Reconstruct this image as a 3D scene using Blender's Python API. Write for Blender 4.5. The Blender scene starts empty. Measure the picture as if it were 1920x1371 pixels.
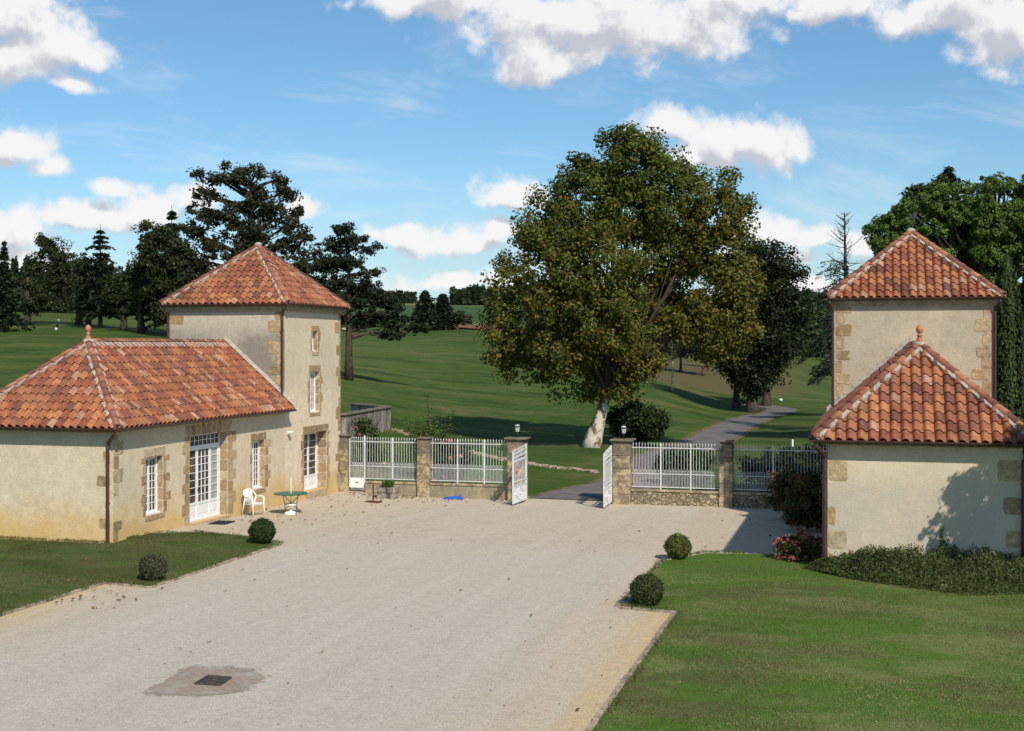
import bpy, bmesh, math, random
import numpy as np
from mathutils import Vector, Matrix
random.seed(7); RNG = np.random.default_rng(7)
SC = bpy.context.scene
R = math.radians
# ------------------------------------------------------------------ camera
FPX = 2420.0; HOR = 648.0; CAMZ = 5.6
YAW = math.atan(670 / FPX)
FV = Vector((-math.sin(YAW), math.cos(YAW), 0)); RV = Vector((math.cos(YAW), math.sin(YAW), 0))
cam = bpy.data.cameras.new('camera'); camo = bpy.data.objects.new('camera', cam)
SC.collection.objects.link(camo); SC.camera = camo
camo.location = (0, 0, CAMZ); camo.rotation_euler = (R(90), 0, YAW)
cam.sensor_width = 36; cam.lens = 36 * FPX / 1920; cam.shift_y = -37.5 / 1920
cam.clip_start = 0.1; cam.clip_end = 12000
# ------------------------------------------------------------------ light
SUNV = Vector((0.80, -1.0, 1.10)).normalized()          # towards the sun
sun = bpy.data.lights.new('sun', 'SUN'); suno = bpy.data.objects.new('sun', sun)
SC.collection.objects.link(suno)
sun.energy = 4.9; sun.angle = R(0.5); sun.color = (1.0, 0.90, 0.76)
suno.rotation_euler = SUNV.to_track_quat('Z', 'Y').to_euler(); suno.location = (20, -20, 40)
SC.view_settings.view_transform = 'Standard'; SC.view_settings.look = 'None'
SC.view_settings.exposure = 0.0; SC.view_settings.gamma = 1
try:
    SC.cycles.max_bounces = 5; SC.cycles.diffuse_bounces = 2; SC.cycles.glossy_bounces = 2
    SC.cycles.transmission_bounces = 2; SC.cycles.transparent_max_bounces = 6
except Exception: pass
# ------------------------------------------------------------------ node helper
class NT:
    def __init__(s, tree): s.t = tree; s.N = tree.nodes; s.L = tree.links
    def put(s, sock, v):
        if isinstance(v, bpy.types.NodeSocket): s.L.new(v, sock)
        elif v is not None:
            if hasattr(sock.default_value, '__len__') and not hasattr(v, '__len__'): v = (v,) * len(sock.default_value)
            if hasattr(v, '__len__') and len(sock.default_value) == 4 and len(v) == 3: v = (*v, 1)
            sock.default_value = v
    def n(s, typ, **kw):
        nd = s.N.new(typ)
        for k, v in kw.items(): setattr(nd, k, v)
        return nd
    def math(s, op, a, b=None, c=None, clamp=False):
        nd = s.n('ShaderNodeMath', operation=op, use_clamp=clamp)
        s.put(nd.inputs[0], a)
        if b is not None: s.put(nd.inputs[1], b)
        if c is not None: s.put(nd.inputs[2], c)
        return nd.outputs[0]
    def vm(s, op, a, b=None, out=0):
        nd = s.n('ShaderNodeVectorMath', operation=op); s.put(nd.inputs[0], a)
        if b is not None: s.put(nd.inputs['Scale'] if op == 'SCALE' else nd.inputs[1], b)
        return nd.outputs[out]
    def noise(s, scale, vec=None, detail=3, rough=.55, dist=0, col=False):
        nd = s.n('ShaderNodeTexNoise'); s.put(nd.inputs['Scale'], scale)
        nd.inputs['Detail'].default_value = detail; nd.inputs['Roughness'].default_value = rough
        nd.inputs['Distortion'].default_value = dist
        if vec is not None: s.put(nd.inputs['Vector'], vec)
        return nd.outputs['Color' if col else 'Fac']
    def vor(s, scale, vec=None, out='Distance', feature='F1'):
        nd = s.n('ShaderNodeTexVoronoi', feature=feature); s.put(nd.inputs['Scale'], scale)
        if vec is not None: s.put(nd.inputs['Vector'], vec)
        return nd.outputs[out]
    def step(s, x, a, b):
        nd = s.n('ShaderNodeMapRange', interpolation_type='SMOOTHSTEP')
        s.put(nd.inputs['Value'], x); s.put(nd.inputs['From Min'], a); s.put(nd.inputs['From Max'], b)
        return nd.outputs[0]
    def lin(s, x, a, b, c, d):
        nd = s.n('ShaderNodeMapRange'); s.put(nd.inputs['Value'], x); s.put(nd.inputs['From Min'], a)
        s.put(nd.inputs['From Max'], b); s.put(nd.inputs['To Min'], c); s.put(nd.inputs['To Max'], d)
        return nd.outputs[0]
    def mix(s, f, a, b, blend='MIX'):
        nd = s.n('ShaderNodeMix', data_type='RGBA', blend_type=blend)
        s.put(nd.inputs[0], f); s.put(nd.inputs[6], a); s.put(nd.inputs[7], b)
        return nd.outputs[2]
    def pos(s): return s.n('ShaderNodeNewGeometry').outputs['Position']
    def xyz(s, v):
        nd = s.n('ShaderNodeSeparateXYZ'); s.put(nd.inputs[0], v); return nd.outputs
    def comb(s, x, y, z):
        nd = s.n('ShaderNodeCombineXYZ'); s.put(nd.inputs[0], x); s.put(nd.inputs[1], y); s.put(nd.inputs[2], z)
        return nd.outputs[0]
    def attr(s, name='Col'): return s.n('ShaderNodeAttribute', attribute_name=name).outputs['Color']
    def bump(s, h, dist, strength=1):
        nd = s.n('ShaderNodeBump'); s.put(nd.inputs['Height'], h)
        nd.inputs['Distance'].default_value = dist; nd.inputs['Strength'].default_value = strength
        return nd.outputs[0]
MATS = {}
def mat(name, fn, rough=.9, spec=.3, metal=0):
    m = bpy.data.materials.new(name); m.use_nodes = True
    t = NT(m.node_tree); b = m.node_tree.nodes['Principled BSDF']
    b.inputs['Roughness'].default_value = rough; b.inputs['Specular IOR Level'].default_value = spec
    b.inputs['Metallic'].default_value = metal
    r = fn(t)
    if isinstance(r, tuple) and len(r) == 2 and not isinstance(r[0], (int, float)): col, nrm = r
    else: col, nrm = r, None
    t.put(b.inputs['Base Color'], col)
    if nrm is not None: t.put(b.inputs['Normal'], nrm)
    MATS[name] = m; return m
# ------------------------------------------------------------------ world: Nishita sky with procedural clouds
w = bpy.data.worlds.new('World'); SC.world = w; w.use_nodes = True
try: w.cycles.sampling_method = 'NONE'
except Exception: pass
def cloud_group():
    g = bpy.data.node_groups.new('cloud_density', 'ShaderNodeTree')
    g.interface.new_socket('P', in_out='INPUT', socket_type='NodeSocketVector')
    g.interface.new_socket('D', in_out='OUTPUT', socket_type='NodeSocketFloat')
    t = NT(g); gi = t.n('NodeGroupInput'); go = t.n('NodeGroupOutput')
    P = gi.outputs[0]
    nz = t.vm('SUBTRACT', t.noise(4.5, P, 2, .55, col=True), (.5, .5, .5))
    Q = t.vm('ADD', P, t.vm('SCALE', nz, .10))
    q = t.xyz(Q)
    # centre az, centre el, radii, faintness  (thousandths of the focal scale)
    B = [(830, 5, 170, 60, 0), (960, 40, 150, 75, 0), (1110, 60, 200, 95, 0), (1270, 50, 160, 95, 0), (1000, 125, 80, 45, .1), (1400, 0, 120, 50, 0),
         (1560, 15, 130, 50, 0), (1720, 40, 150, 60, .05), (1890, 70, 90, 110, 0), (1830, 10, 90, 60, 0),
         (30, 60, 110, 80, 0), (120, 110, 110, 60, 0), (20, 130, 90, 70, 0), (130, 175, 60, 30, .1),
         (20, 290, 85, 50, 0), (85, 325, 50, 26, .1), (1245, 245, 75, 55, 0), (1350, 285, 130, 52, 0), (1440, 285, 70, 52, 0), (1280, 300, 90, 35, 0),
         (965, 375, 80, 40, 0), (760, 450, 65, 24, 0), (860, 460, 110, 34, 0), (940, 440, 50, 26, 0), (15, 440, 70, 60, 0), (60, 500, 90, 40, .1), (125, 408, 75, 32, 0),
         (270, 405, 95, 42, .05), (380, 380, 70, 50, .2), (215, 352, 85, 26, .25), (560, 400, 60, 40, .3), 
         (1440, 435, 100, 36, 0), (1520, 450, 60, 40, 0), (1460, 485, 140, 30, .1), (1610, 470, 80, 34, .1),
         (820, 535, 190, 30, .2), (1500, 545, 200, 40, .3), (300, 540, 300, 50, .3), 
         
         (-250, 250, 200, 120, 0), (-600, 100, 250, 150, 0), (2250, 300, 220, 110, 0), (2600, 100, 300, 150, 0),
         (300, -350, 350, 160, 0), (1300, -500, 400, 180, 0), (2100, -300, 250, 120, 0)]
    D = None
    for (px, py, rx, ry, fa) in B:
        rx *= 1.08; ry *= 1.12
        a = t.math('MULTIPLY_ADD', q[0], 1000 / rx, -(px - 960) / rx)
        b = t.math('MULTIPLY_ADD', q[1], 1000 / ry, -(HOR - py) / ry)
        b = t.math('MAXIMUM', b, t.math('MULTIPLY', b, 1.5)) if False else b
        neg = t.math('MULTIPLY', t.math('MINIMUM', b, 0), .7); b = t.math('ADD', b, neg)
        d = t.math('SUBTRACT', 1 - fa, t.math('SQRT', t.math('MULTIPLY_ADD', a, a, t.math('MULTIPLY', b, b))))
        D = d if D is None else t.math('SMOOTH_MAX', D, d, .25)
    n2 = t.noise(8, P, 10, .68)
    D = t.math('ADD', D, t.math('MULTIPLY_ADD', n2, 2.3, -1.12))
    D = t.math('ADD', D, t.math('MULTIPLY_ADD', t.vor(14, Q), -.55, .31)); D = t.math('ADD', D, t.math('MULTIPLY_ADD', t.vor(34, Q), -.26, .07))
    t.put(go.inputs[0], D)
    return g
def build_world():
    t = NT(w.node_tree); bg = w.node_tree.nodes['Background']
    sky = t.n('ShaderNodeTexSky', sky_type='NISHITA', sun_disc=False)
    sky.sun_elevation = math.asin(SUNV.z); sky.sun_rotation = math.atan2(SUNV.x, SUNV.y)
    sky.altitude = 200; sky.air_density = 1.0; sky.dust_density = .6; sky.ozone_density = 2.0
    d = t.n('ShaderNodeTexCoord').outputs['Generated']
    f = t.math('MAXIMUM', t.math('ABSOLUTE', t.vm('DOT_PRODUCT', d, tuple(FV), out=1)), .12)
    r = t.vm('DOT_PRODUCT', d, tuple(RV), out=1); z = t.xyz(d)[2]
    cu = t.math('MULTIPLY', t.math('DIVIDE', r, f), FPX / 1000); cv = t.math('MULTIPLY', t.math('DIVIDE', z, f), FPX / 1000)
    g = cloud_group()
    def dens(off):
        nd = t.n('ShaderNodeGroup'); nd.node_tree = g
        t.put(nd.inputs[0], t.comb(t.math('ADD', cu, off[0]), t.math('ADD', cv, off[1]), .3)); return nd.outputs[0]
    D = dens((0, 0)); D2 = dens((.012, .035))
    wisp = t.noise(1.0, t.vm('MULTIPLY', t.comb(cu, t.math('ADD', cv, t.math('MULTIPLY', cu, .12)), .7), (2.2, 9, 1)), 7, .66, .4)
    alpha = t.math('MAXIMUM', t.step(D, -.22, .50), t.math('MULTIPLY', t.step(wisp, .48, .80), .42))
    shade = t.step(t.math('ADD', D2, t.math('MULTIPLY', t.math('SUBTRACT', D2, D), .9)), .1, 1.25)
    ccol = t.mix(shade, (9.4, 9.25, 9.2), (5.7, 5.8, 6.4))
    skyc = t.mix(1.0, sky.outputs[0], (.80, 1.10, 1.22), 'MULTIPLY')
    pale = t.mix(t.math('MULTIPLY', t.step(cv, .42, -.02), .50), skyc, (6.2, 7.2, 8.2))
    out = t.mix(t.math('MULTIPLY', alpha, .96), pale, ccol)
    t.put(bg.inputs[0], out); bg.inputs[1].default_value = .1
build_world()
# ------------------------------------------------------------------ placing helpers
def ray(px): return FV + RV * ((px - 960) / FPX)
def PZ(px, Z, py=None):
    p = ray(px) * Z; p.z = 0 if py is None else CAMZ - (py - HOR) * Z / FPX
    return p
def onX(px, x): d = ray(px); return d.y * (x / d.x)            # world y where the ray meets plane x
def onY(px, y): d = ray(px); return d.x * (y / d.y)
def dep(x, y): return x * FV.x + y * FV.y
def zat(x, y, py): return CAMZ - (py - HOR) * dep(x, y) / FPX
def sstep(x, a, b):
    t = np.clip((np.asarray(x, float) - a) / (b - a), 0, 1); return t * t * (3 - 2 * t)
# terrain: smooth surface through surveyed points (pixel column, distance, height or pixel row)
CP = []
def cp(px, Z, h=None, y=None):
    if h is None: h = CAMZ - (y - HOR) * Z / FPX
    u = (px - 960) / FPX; CP.append((math.atan(u), math.log(Z * math.sqrt(1 + u * u)), h))
for px in (-400, 0, 300, 655, 800, 1000, 1110, 1250, 1350, 1460, 1600, 2000, 2300):
    cp(px, 45, -.3); cp(px, 55, -.4)
for a in [(-400,80,2.6),(-400,130,5.5),(-400,200,9.),(-400,400,17.),(0,80,2.5),(300,80,2.2),(300,130,5.),(300,230,10.),(300,350,14.),(0,350,15.),
          (655,75,.6),(655,115,2.56),(655,350,13.),(800,60,-.3),(800,90,.6),(800,140,2.6),(950,140,2.2),(950,180,4.3),(950,230,7.5),
          (1000,66,-.4),(1000,100,.1),(1000,140,2.1),(1000,230,6.5),(1110,75,-.35),(1110,100,0.),(1110,230,4.5),(1250,75,-.5),(1250,100,-.4),
          (1350,83,-.6),(1350,110,-.75),(1350,260,2.5),(1460,100,-.9),(1460,250,2.5),(1540,100,-.8),(1540,140,-.8),(1540,200,0.),(1540,260,1.),
          (2000,75,-.4),(2000,140,-.4),(2000,260,2.),(2000,600,15.),(2000,1200,43.),(2300,100,-.4),(2300,260,2.)]: cp(*a)
for px, Z, y in [(0,100,700),(0,130,650),(0,160,625),(0,200,603),(0,230,592),(300,165,628),(655,160,665),(655,200,635),(655,240,614),
                 (800,180,655),(800,230,621),(800,300,612),(800,600,584),(800,900,572),(880,230,622),(880,300,613),(880,600,585),
                 (1110,140,715),(1110,180,690),(1250,140,730),(1250,170,705),(1250,200,688),(1250,260,670),
                 (1350,140,760),(1350,165,725),(1350,190,700),(1460,126,775),(1460,145,755),(1460,165,725),(1460,185,700),(1540,170,735),
                 (1540,350,650),(1540,600,612),(1540,1200,575),(1300,600,600),(1300,1100,572),(0,900,575),(300,900,575)]: cp(px, Z, y=y)
for px in (-400, 0, 400, 800, 1300, 1600, 2000): cp(px, 1600, y=569); cp(px, 3500, 85.)
A_ = np.array(CP); CX = np.c_[A_[:, 0] * 5, A_[:, 1]]
def kern(d2): return .5 * d2 * np.log(d2 + 1e-12)
D2 = ((CX[:, None] - CX[None]) ** 2).sum(-1); n_ = len(CX)
M_ = np.zeros((n_ + 3, n_ + 3)); M_[:n_, :n_] = kern(D2) + np.eye(n_) * .004
M_[:n_, n_] = 1; M_[:n_, n_ + 1:] = CX; M_[n_:, :n_] = M_[:n_, n_:].T
W_ = np.linalg.solve(M_, np.r_[A_[:, 2], 0, 0, 0])
def yard(x, y): return -.4 * np.clip((np.asarray(y, float) - 34.5) / 13, 0, 1) + .12 * np.clip((-17 - np.asarray(x, float)) / 3, 0, 1) * sstep(y, 38, 47)
def H(x, y):
    x = np.asarray(x, float); y = np.asarray(y, float); sh = np.broadcast(x, y).shape
    x, y = [a.ravel() for a in np.broadcast_arrays(x, y)]
    f = x * FV.x + y * FV.y; r = x * RV.x + y * RV.y
    a = np.clip(np.arctan2(r, np.maximum(f, 1e-3)), -.5, .5); l = np.log(np.clip(np.hypot(x, y), 45, 3500))
    q = np.c_[a * 5, l]; out = np.empty(len(q))
    for i in range(0, len(q), 20000):
        d2 = ((q[i:i + 20000, None] - CX[None]) ** 2).sum(-1); qq = q[i:i + 20000]
        out[i:i + 20000] = kern(d2) @ W_[:n_] + W_[n_] + qq @ W_[n_ + 1:]
    wgt = sstep(y, 48.6, 58); return (yard(x, y) * (1 - wgt) + out * wgt).reshape(sh)
def h1(x, y): return float(H(x, y))
def hit(px, py):                                                 # where the line of sight meets the land
    d = ray(px); Z = np.exp(np.linspace(math.log(15), math.log(2500), 1500))
    zz = CAMZ - (py - HOR) * Z / FPX; hh = H(d.x * Z, d.y * Z); k = np.argmax(zz < hh)
    return Vector((d.x * Z[k], d.y * Z[k], hh[k]))
def at(px, py, z=0):
    Z = (CAMZ - z) * FPX / (py - HOR); p = ray(px) * Z; p.z = z; return p
# numpy value noise
def vn(x, y, s=0):
    x = np.asarray(x, float); y = np.asarray(y, float)
    xi = np.floor(x).astype(int); yi = np.floor(y).astype(int); fx = x - xi; fy = y - yi
    fx = fx * fx * (3 - 2 * fx); fy = fy * fy * (3 - 2 * fy)
    def h(a, b):
        v = np.sin(a * 127.1 + b * 311.7 + s * 74.7) * 43758.5453; return v - np.floor(v)
    return (h(xi, yi) * (1 - fx) + h(xi + 1, yi) * fx) * (1 - fy) + (h(xi, yi + 1) * (1 - fx) + h(xi + 1, yi + 1) * fx) * fy
def fbm(x, y, s=0): return .5 * vn(x, y, s) + .3 * vn(x * 2.1, y * 2.1, s + 1) + .2 * vn(x * 4.3, y * 4.3, s + 2)
# ------------------------------------------------------------------ object helpers
def link(o): SC.collection.objects.link(o); return o
def tag(o, label=None, cat=None, group=None, kind=None):
    for k, v in (('label', label), ('category', cat), ('group', group), ('kind', kind)):
        if v: o[k] = v
    return o
def thing(name, label, cat, loc=(0, 0, 0), rz=0, group=None):
    o = bpy.data.objects.new(name, None); link(o); o.location = loc; o.rotation_euler = (0, 0, rz)
    o.empty_display_size = .3
    return tag(o, label, cat, group)
def adopt(o, parent, local=False):
    if parent is not None:
        o.parent = parent
        if not local:
            m = Matrix.LocRotScale(parent.location, parent.rotation_euler, parent.scale)
            if parent.parent is not None: m = Matrix.Identity(4)
            o.matrix_parent_inverse = m.inverted()
    return o
class MB:
    def __init__(s): s.v = []; s.f = []; s.c = []; s.m = []; s.col = (1, 1, 1); s.mi = 0; s.X = None
    def add(s, vs, fs, col=None):
        b = len(s.v)
        if s.X is not None: vs = [s.X @ Vector(p) for p in vs]
        s.v.extend([tuple(p) for p in vs]); c = col or s.col
        for f in fs: s.f.append(tuple(b + i for i in f)); s.c.append(c); s.m.append(s.mi)
        return s
    def quad(s, a, b, c, d, col=None): return s.add([a, b, c, d], [(0, 1, 2, 3)], col)
    def box(s, x0, x1, y0, y1, z0, z1, col=None):
        if x0 > x1: x0, x1 = x1, x0
        if y0 > y1: y0, y1 = y1, y0
        if z0 > z1: z0, z1 = z1, z0
        v = [(x0,y0,z0),(x1,y0,z0),(x1,y1,z0),(x0,y1,z0),(x0,y0,z1),(x1,y0,z1),(x1,y1,z1),(x0,y1,z1)]
        return s.add(v, [(0,3,2,1),(4,5,6,7),(0,1,5,4),(1,2,6,5),(2,3,7,6),(3,0,4,7)], col)
    def rbox(s, x0, x1, y0, y1, z0, z1, b=.01, col=None, jit=0):   # chamfered block
        bm = bmesh.new(); bmesh.ops.create_cube(bm, size=1)
        for vv in bm.verts:
            vv.co = Vector(((x0 + x1) / 2 + vv.co.x * (x1 - x0), (y0 + y1) / 2 + vv.co.y * (y1 - y0), (z0 + z1) / 2 + vv.co.z * (z1 - z0)))
        bmesh.ops.bevel(bm, geom=bm.edges[:], offset=b, segments=1, affect='EDGES')
        if jit:
            for vv in bm.verts: vv.co += Vector((random.uniform(-jit, jit), random.uniform(-jit, jit), random.uniform(-jit, jit)))
        bm.verts.index_update()
        s.add([v.co for v in bm.verts], [[v.index for v in f.verts] for f in bm.faces], col); bm.free(); return s
    def tube(s, pts, rs, n=8, col=None, cap=True):
        pts = [Vector(p) for p in pts]
        if not hasattr(rs, '__len__'): rs = [rs] * len(pts)
        up = Vector((0, 0, 1)); V = []; prev = None
        for i, p in enumerate(pts):
            d = (pts[min(i + 1, len(pts) - 1)] - pts[max(i - 1, 0)])
            if d.length < 1e-7: d = Vector((0, 0, 1))
            d.normalize()
            if prev is None:
                a = d.cross(up if abs(d.z) < .95 else Vector((1, 0, 0))).normalized()
            else: a = (prev - d * prev.dot(d)).normalized()
            prev = a; b = d.cross(a)
            for k in range(n):
                t = 2 * math.pi * k / n; V.append(p + (a * math.cos(t) + b * math.sin(t)) * rs[i])
        F = [(i * n + k, i * n + (k + 1) % n, (i + 1) * n + (k + 1) % n, (i + 1) * n + k) for i in range(len(pts) - 1) for k in range(n)]
        if cap: F.append(tuple(range(n - 1, -1, -1))); F.append(tuple((len(pts) - 1) * n + k for k in range(n)))
        return s.add(V, F, col)
    def lathe(s, prof, c=(0, 0, 0), n=16, col=None):
        V = []; F = []
        for r, z in prof:
            for k in range(n):
                t = 2 * math.pi * k / n; V.append((c[0] + r * math.cos(t), c[1] + r * math.sin(t), c[2] + z))
        for i in range(len(prof) - 1):
            for k in range(n): F.append((i * n + k, i * n + (k + 1) % n, (i + 1) * n + (k + 1) % n, (i + 1) * n + k))
        F.append(tuple(range(n - 1, -1, -1))); F.append(tuple((len(prof) - 1) * n + k for k in range(n)))
        return s.add(V, F, col)
    def mesh(s, name, mats, smooth=False):
        me = bpy.data.meshes.new(name); me.from_pydata(s.v, [], s.f)
        for m in (mats if isinstance(mats, (list, tuple)) else [mats]): me.materials.append(MATS[m] if isinstance(m, str) else m)
        me.polygons.foreach_set('material_index', s.m)
        ca = me.color_attributes.new('Col', 'FLOAT_COLOR', 'CORNER')
        cnt = np.array([len(f) for f in s.f]); cc = np.repeat(np.array(s.c, float).reshape(-1, 3), cnt, axis=0)
        ca.data.foreach_set('color', np.c_[cc, np.ones(len(cc))].astype('f').ravel())
        if smooth: me.polygons.foreach_set('use_smooth', [True] * len(s.f))
        me.update(); return me
    def build(s, name, mats, parent=None, local=False, smooth=False):
        o = bpy.data.objects.new(name, s.mesh(name, mats, smooth)); link(o); adopt(o, parent, local); return o
def rint(a, b): return random.uniform(a, b)
# leaf clouds -------------------------------------------------------
def leaves(name, C, N, size, col, material, parent=None, aspect=.7, long=None, local=False):
    """C centres, N normals, size per leaf, col per leaf; long = direction of each leaf's long axis"""
    n = len(C); N = N / (np.linalg.norm(N, axis=1, keepdims=True) + 1e-9)
    T = RNG.normal(size=(n, 3)) if long is None else long
    T = T - N * (T * N).sum(1, keepdims=True); T /= np.linalg.norm(T, axis=1, keepdims=True) + 1e-9
    B = np.cross(N, T); sz = np.asarray(size)[:, None] * np.ones((n, 1))
    hw = sz * aspect * .5; hl = sz * .5
    V = np.stack([C - T * hl, C + B * hw + N * hw * .35 - T * hl * .1, C + T * hl, C - B * hw + N * hw * .35 - T * hl * .1], 1).reshape(-1, 3)
    me = bpy.data.meshes.new(name); me.vertices.add(4 * n); me.vertices.foreach_set('co', V.astype('f').ravel())
    me.loops.add(4 * n); me.loops.foreach_set('vertex_index', np.arange(4 * n, dtype='i'))
    me.polygons.add(n); me.polygons.foreach_set('loop_start', np.arange(0, 4 * n, 4, dtype='i')); me.polygons.foreach_set('loop_total', np.full(n, 4, 'i'))
    ca = me.color_attributes.new('Col', 'FLOAT_COLOR', 'POINT')
    cc = np.repeat(np.c_[col, np.ones(n)], 4, axis=0); ca.data.foreach_set('color', cc.astype('f').ravel())
    me.update(calc_edges=True); me.validate(); me.materials.append(MATS[material])
    o = bpy.data.objects.new(name, me); link(o); adopt(o, parent, local); return o
def palette(n, cols, wts=None, var=.18):
    cols = np.array(cols, float); k = RNG.choice(len(cols), n, p=None if wts is None else np.array(wts) / sum(wts))
    return cols[k] * np.clip(RNG.normal(1, var, (n, 1)), .4, 1.8) * np.clip(RNG.normal(1, .05, (n, 3)), .8, 1.2)
# ------------------------------------------------------------------ materials
def m_flat(name, c, rough=.8, spec=.3, var=.12, scale=8, bump=0, metal=0):
    def fn(t):
        n = t.noise(scale, t.pos(), 4); k = t.lin(n, .3, .7, 1 - var, 1 + var)
        col = t.mix(1, c, t.comb(k, k, k), 'MULTIPLY')
        return (col, t.bump(n, bump)) if bump else col
    return mat(name, fn, rough, spec, metal)
def m_plaster(name, base, dark, stain, zs0, zs1, grey_lo, grey_hi, gcol, gamt):
    def fn(t):
        P = t.pos(); z = t.xyz(P)[2]
        big = t.noise(.55, P, 4, .6); med = t.noise(3.5, P, 5, .65); fine = t.noise(38, P, 3, .7)
        streak = t.noise(1, t.vm('MULTIPLY', P, (4, 4, .5)), 4, .6)
        c = t.mix(t.step(med, .38, .68), base, dark)
        zz = t.math('ADD', z, t.math('MULTIPLY_ADD', med, 1.6, -.8))
        band = t.math('MULTIPLY', t.step(zz, grey_lo - .6, grey_lo + .5), t.step(zz, grey_hi + .6, grey_hi - .4))
        g = t.math('MULTIPLY', t.math('MULTIPLY', band, gamt), t.step(t.math('ADD', big, t.math('MULTIPLY', streak, .35)), .34, .78))
        c = t.mix(g, c, gcol)
        zn = t.math('ADD', z, t.math('MULTIPLY_ADD', t.noise(1.3, P, 5, .65), 1.7, -.85))
        s = t.math('MULTIPLY', t.step(zn, zs1, zs0), t.lin(big, .3, .7, .55, 1))
        c = t.mix(s, c, stain)
        sp = t.step(fine, .54, .70)
        c = t.mix(t.math('MULTIPLY', sp, .42), c, (.17, .14, .105))
        sp2 = t.noise(17, P, 4, .75); c = t.mix(t.math('MULTIPLY', t.step(sp2, .52, .72), .34), c, (.22, .18, .13)); c = t.mix(t.math('MULTIPLY', t.step(sp2, .45, .28), .30), c, (.78, .72, .60))
        return c, t.bump(t.math('ADD', t.math('MULTIPLY', fine, .35), med), .02, .7)
    return mat(name, fn, .95, .15)
m_plaster('plaster_left_wing', (.66, .565, .415), (.56, .475, .345), (.56, .37, .12), .15, 1.35, 1.0, 3.0, (.48, .42, .32), .45)
m_plaster('plaster_left_tower', (.69, .585, .43), (.59, .50, .37), (.54, .37, .13), .0, 1.1, 3.9, 6.6, (.42, .37, .29), .4)
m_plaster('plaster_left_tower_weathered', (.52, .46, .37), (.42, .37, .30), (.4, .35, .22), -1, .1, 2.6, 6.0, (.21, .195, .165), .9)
m_plaster('plaster_right', (.64, .545, .395), (.54, .46, .345), (.48, .38, .24), -.1, .35, -.3, 2.3, (.42, .385, .325), .75)
m_plaster('plaster_right_tower', (.55, .46, .345), (.46, .385, .29), (.4, .35, .22), -1, .1, 3, 6.9, (.36, .31, .24), .6)
m_plaster('plaster_low_wall', (.42, .36, .24), (.30, .26, .18), (.24, .2, .14), -.5, .1, -.2, .4, (.14, .13, .11), .7)
def f_stone(t):
    P = t.pos(); a = t.attr(); n = t.noise(7, P, 5, .7); f = t.noise(45, P, 3)
    k = t.lin(n, .3, .7, .62, 1.3); c = t.mix(1, a, t.comb(k, k, k), 'MULTIPLY')
    c = t.mix(t.math('MULTIPLY', t.step(f, .6, .75), .35), c, (.10, .08, .055))
    c = t.mix(t.math('MULTIPLY', t.step(t.noise(2.4, P, 4), .56, .7), .4), c, (.20, .17, .13)); c = t.mix(t.math('MULTIPLY', t.step(t.noise(3.7, P, 5, .7), .54, .66), .75), c, (.52, .44, .31))
    return c, t.bump(t.math('ADD', n, t.math('MULTIPLY', f, .3)), .03, .8)
mat('stone', f_stone, .95, .15)
def f_pier(t):
    P = t.pos(); n = t.noise(3.2, P, 6, .7); f = t.noise(30, P, 4, .7); z = t.xyz(P)[2]
    c = t.mix(t.step(n, .42, .56), (.47, .38, .235), (.22, .18, .13))
    c = t.mix(t.math('MULTIPLY', t.step(t.math('ADD', z, t.math('MULTIPLY', n, 2.4)), 1.9, 3.1), .85), c, (.13, .115, .095))
    c = t.mix(t.math('MULTIPLY', t.step(f, .55, .72), .5), c, (.07, .06, .05))
    c = t.mix(t.math('MULTIPLY', t.step(t.noise(9, P, 3), .62, .7), .5), c, (.5, .45, .36))
    return c, t.bump(t.math('ADD', n, t.math('MULTIPLY', f, .4)), .04, .9)
mat('weathered_stone', f_pier, .97, .1)
def f_rubble(t):
    P = t.vm('MULTIPLY', t.pos(), (1, 1, 1.7)); P = t.vm('ADD', P, t.vm('SCALE', t.noise(4, P, 4, col=True), .5))
    d = t.vor(5.2, P, 'Distance', 'DISTANCE_TO_EDGE'); cc = t.vor(5.2, P, 'Color'); n = t.noise(14, t.pos(), 5, .7)
    k = t.xyz(cc)[0]; c = t.mix(k, (.52, .43, .28), (.30, .26, .19))
    c = t.mix(t.step(n, .5, .68), c, (.16, .14, .11)); c = t.mix(t.math('MULTIPLY', t.step(d, .07, .01), .6), c, (.20, .16, .11))
    return c, t.bump(t.math('ADD', t.math('MULTIPLY', t.step(d, 0, .16), 1), t.math('MULTIPLY', n, .5)), .08, 1)
mat('rubble', f_rubble, .97, .1)
def f_darkwall(t):
    P = t.pos(); s = t.noise(1, t.vm('MULTIPLY', P, (3.2, 3.2, 1.0)), 6, .75, .6); n = t.noise(7, P, 5, .75)
    c = t.mix(t.step(s, .4, .62), (.36, .32, .27), (.07, .06, .055)); return t.mix(t.step(n, .55, .7), c, (.15, .13, .11)), t.bump(n, .04)
mat('streaked_wall', f_darkwall, .97, .1)
def f_tile(t):
    P = t.pos(); a = t.attr(); n = t.noise(5, P, 4, .65); f = t.noise(22, P, 4, .7)
    k = t.lin(n, .3, .7, .68, 1.28); c = t.mix(1, a, t.comb(k, k, k), 'MULTIPLY')
    c = t.mix(t.math('MULTIPLY', t.step(f, .52, .75), .6), c, (.11, .055, .045)); c = t.mix(t.math('MULTIPLY', t.step(t.noise(.8, P, 5, .7), .48, .7), .45), c, (.15, .075, .055))
    c = t.mix(t.math('MULTIPLY', t.step(t.noise(12, P, 3), .60, .78), .22), c, (.50, .30, .21))
    return c, t.bump(t.math('ADD', f, n), .006, .6)
mat('roof_tile', f_tile, .82, .22)
def f_mortar(t):
    P = t.pos(); n = t.noise(9, P, 5, .7)
    return t.mix(t.step(n, .4, .7), (.43, .385, .33), (.23, .20, .17)), t.bump(n, .03)
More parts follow.
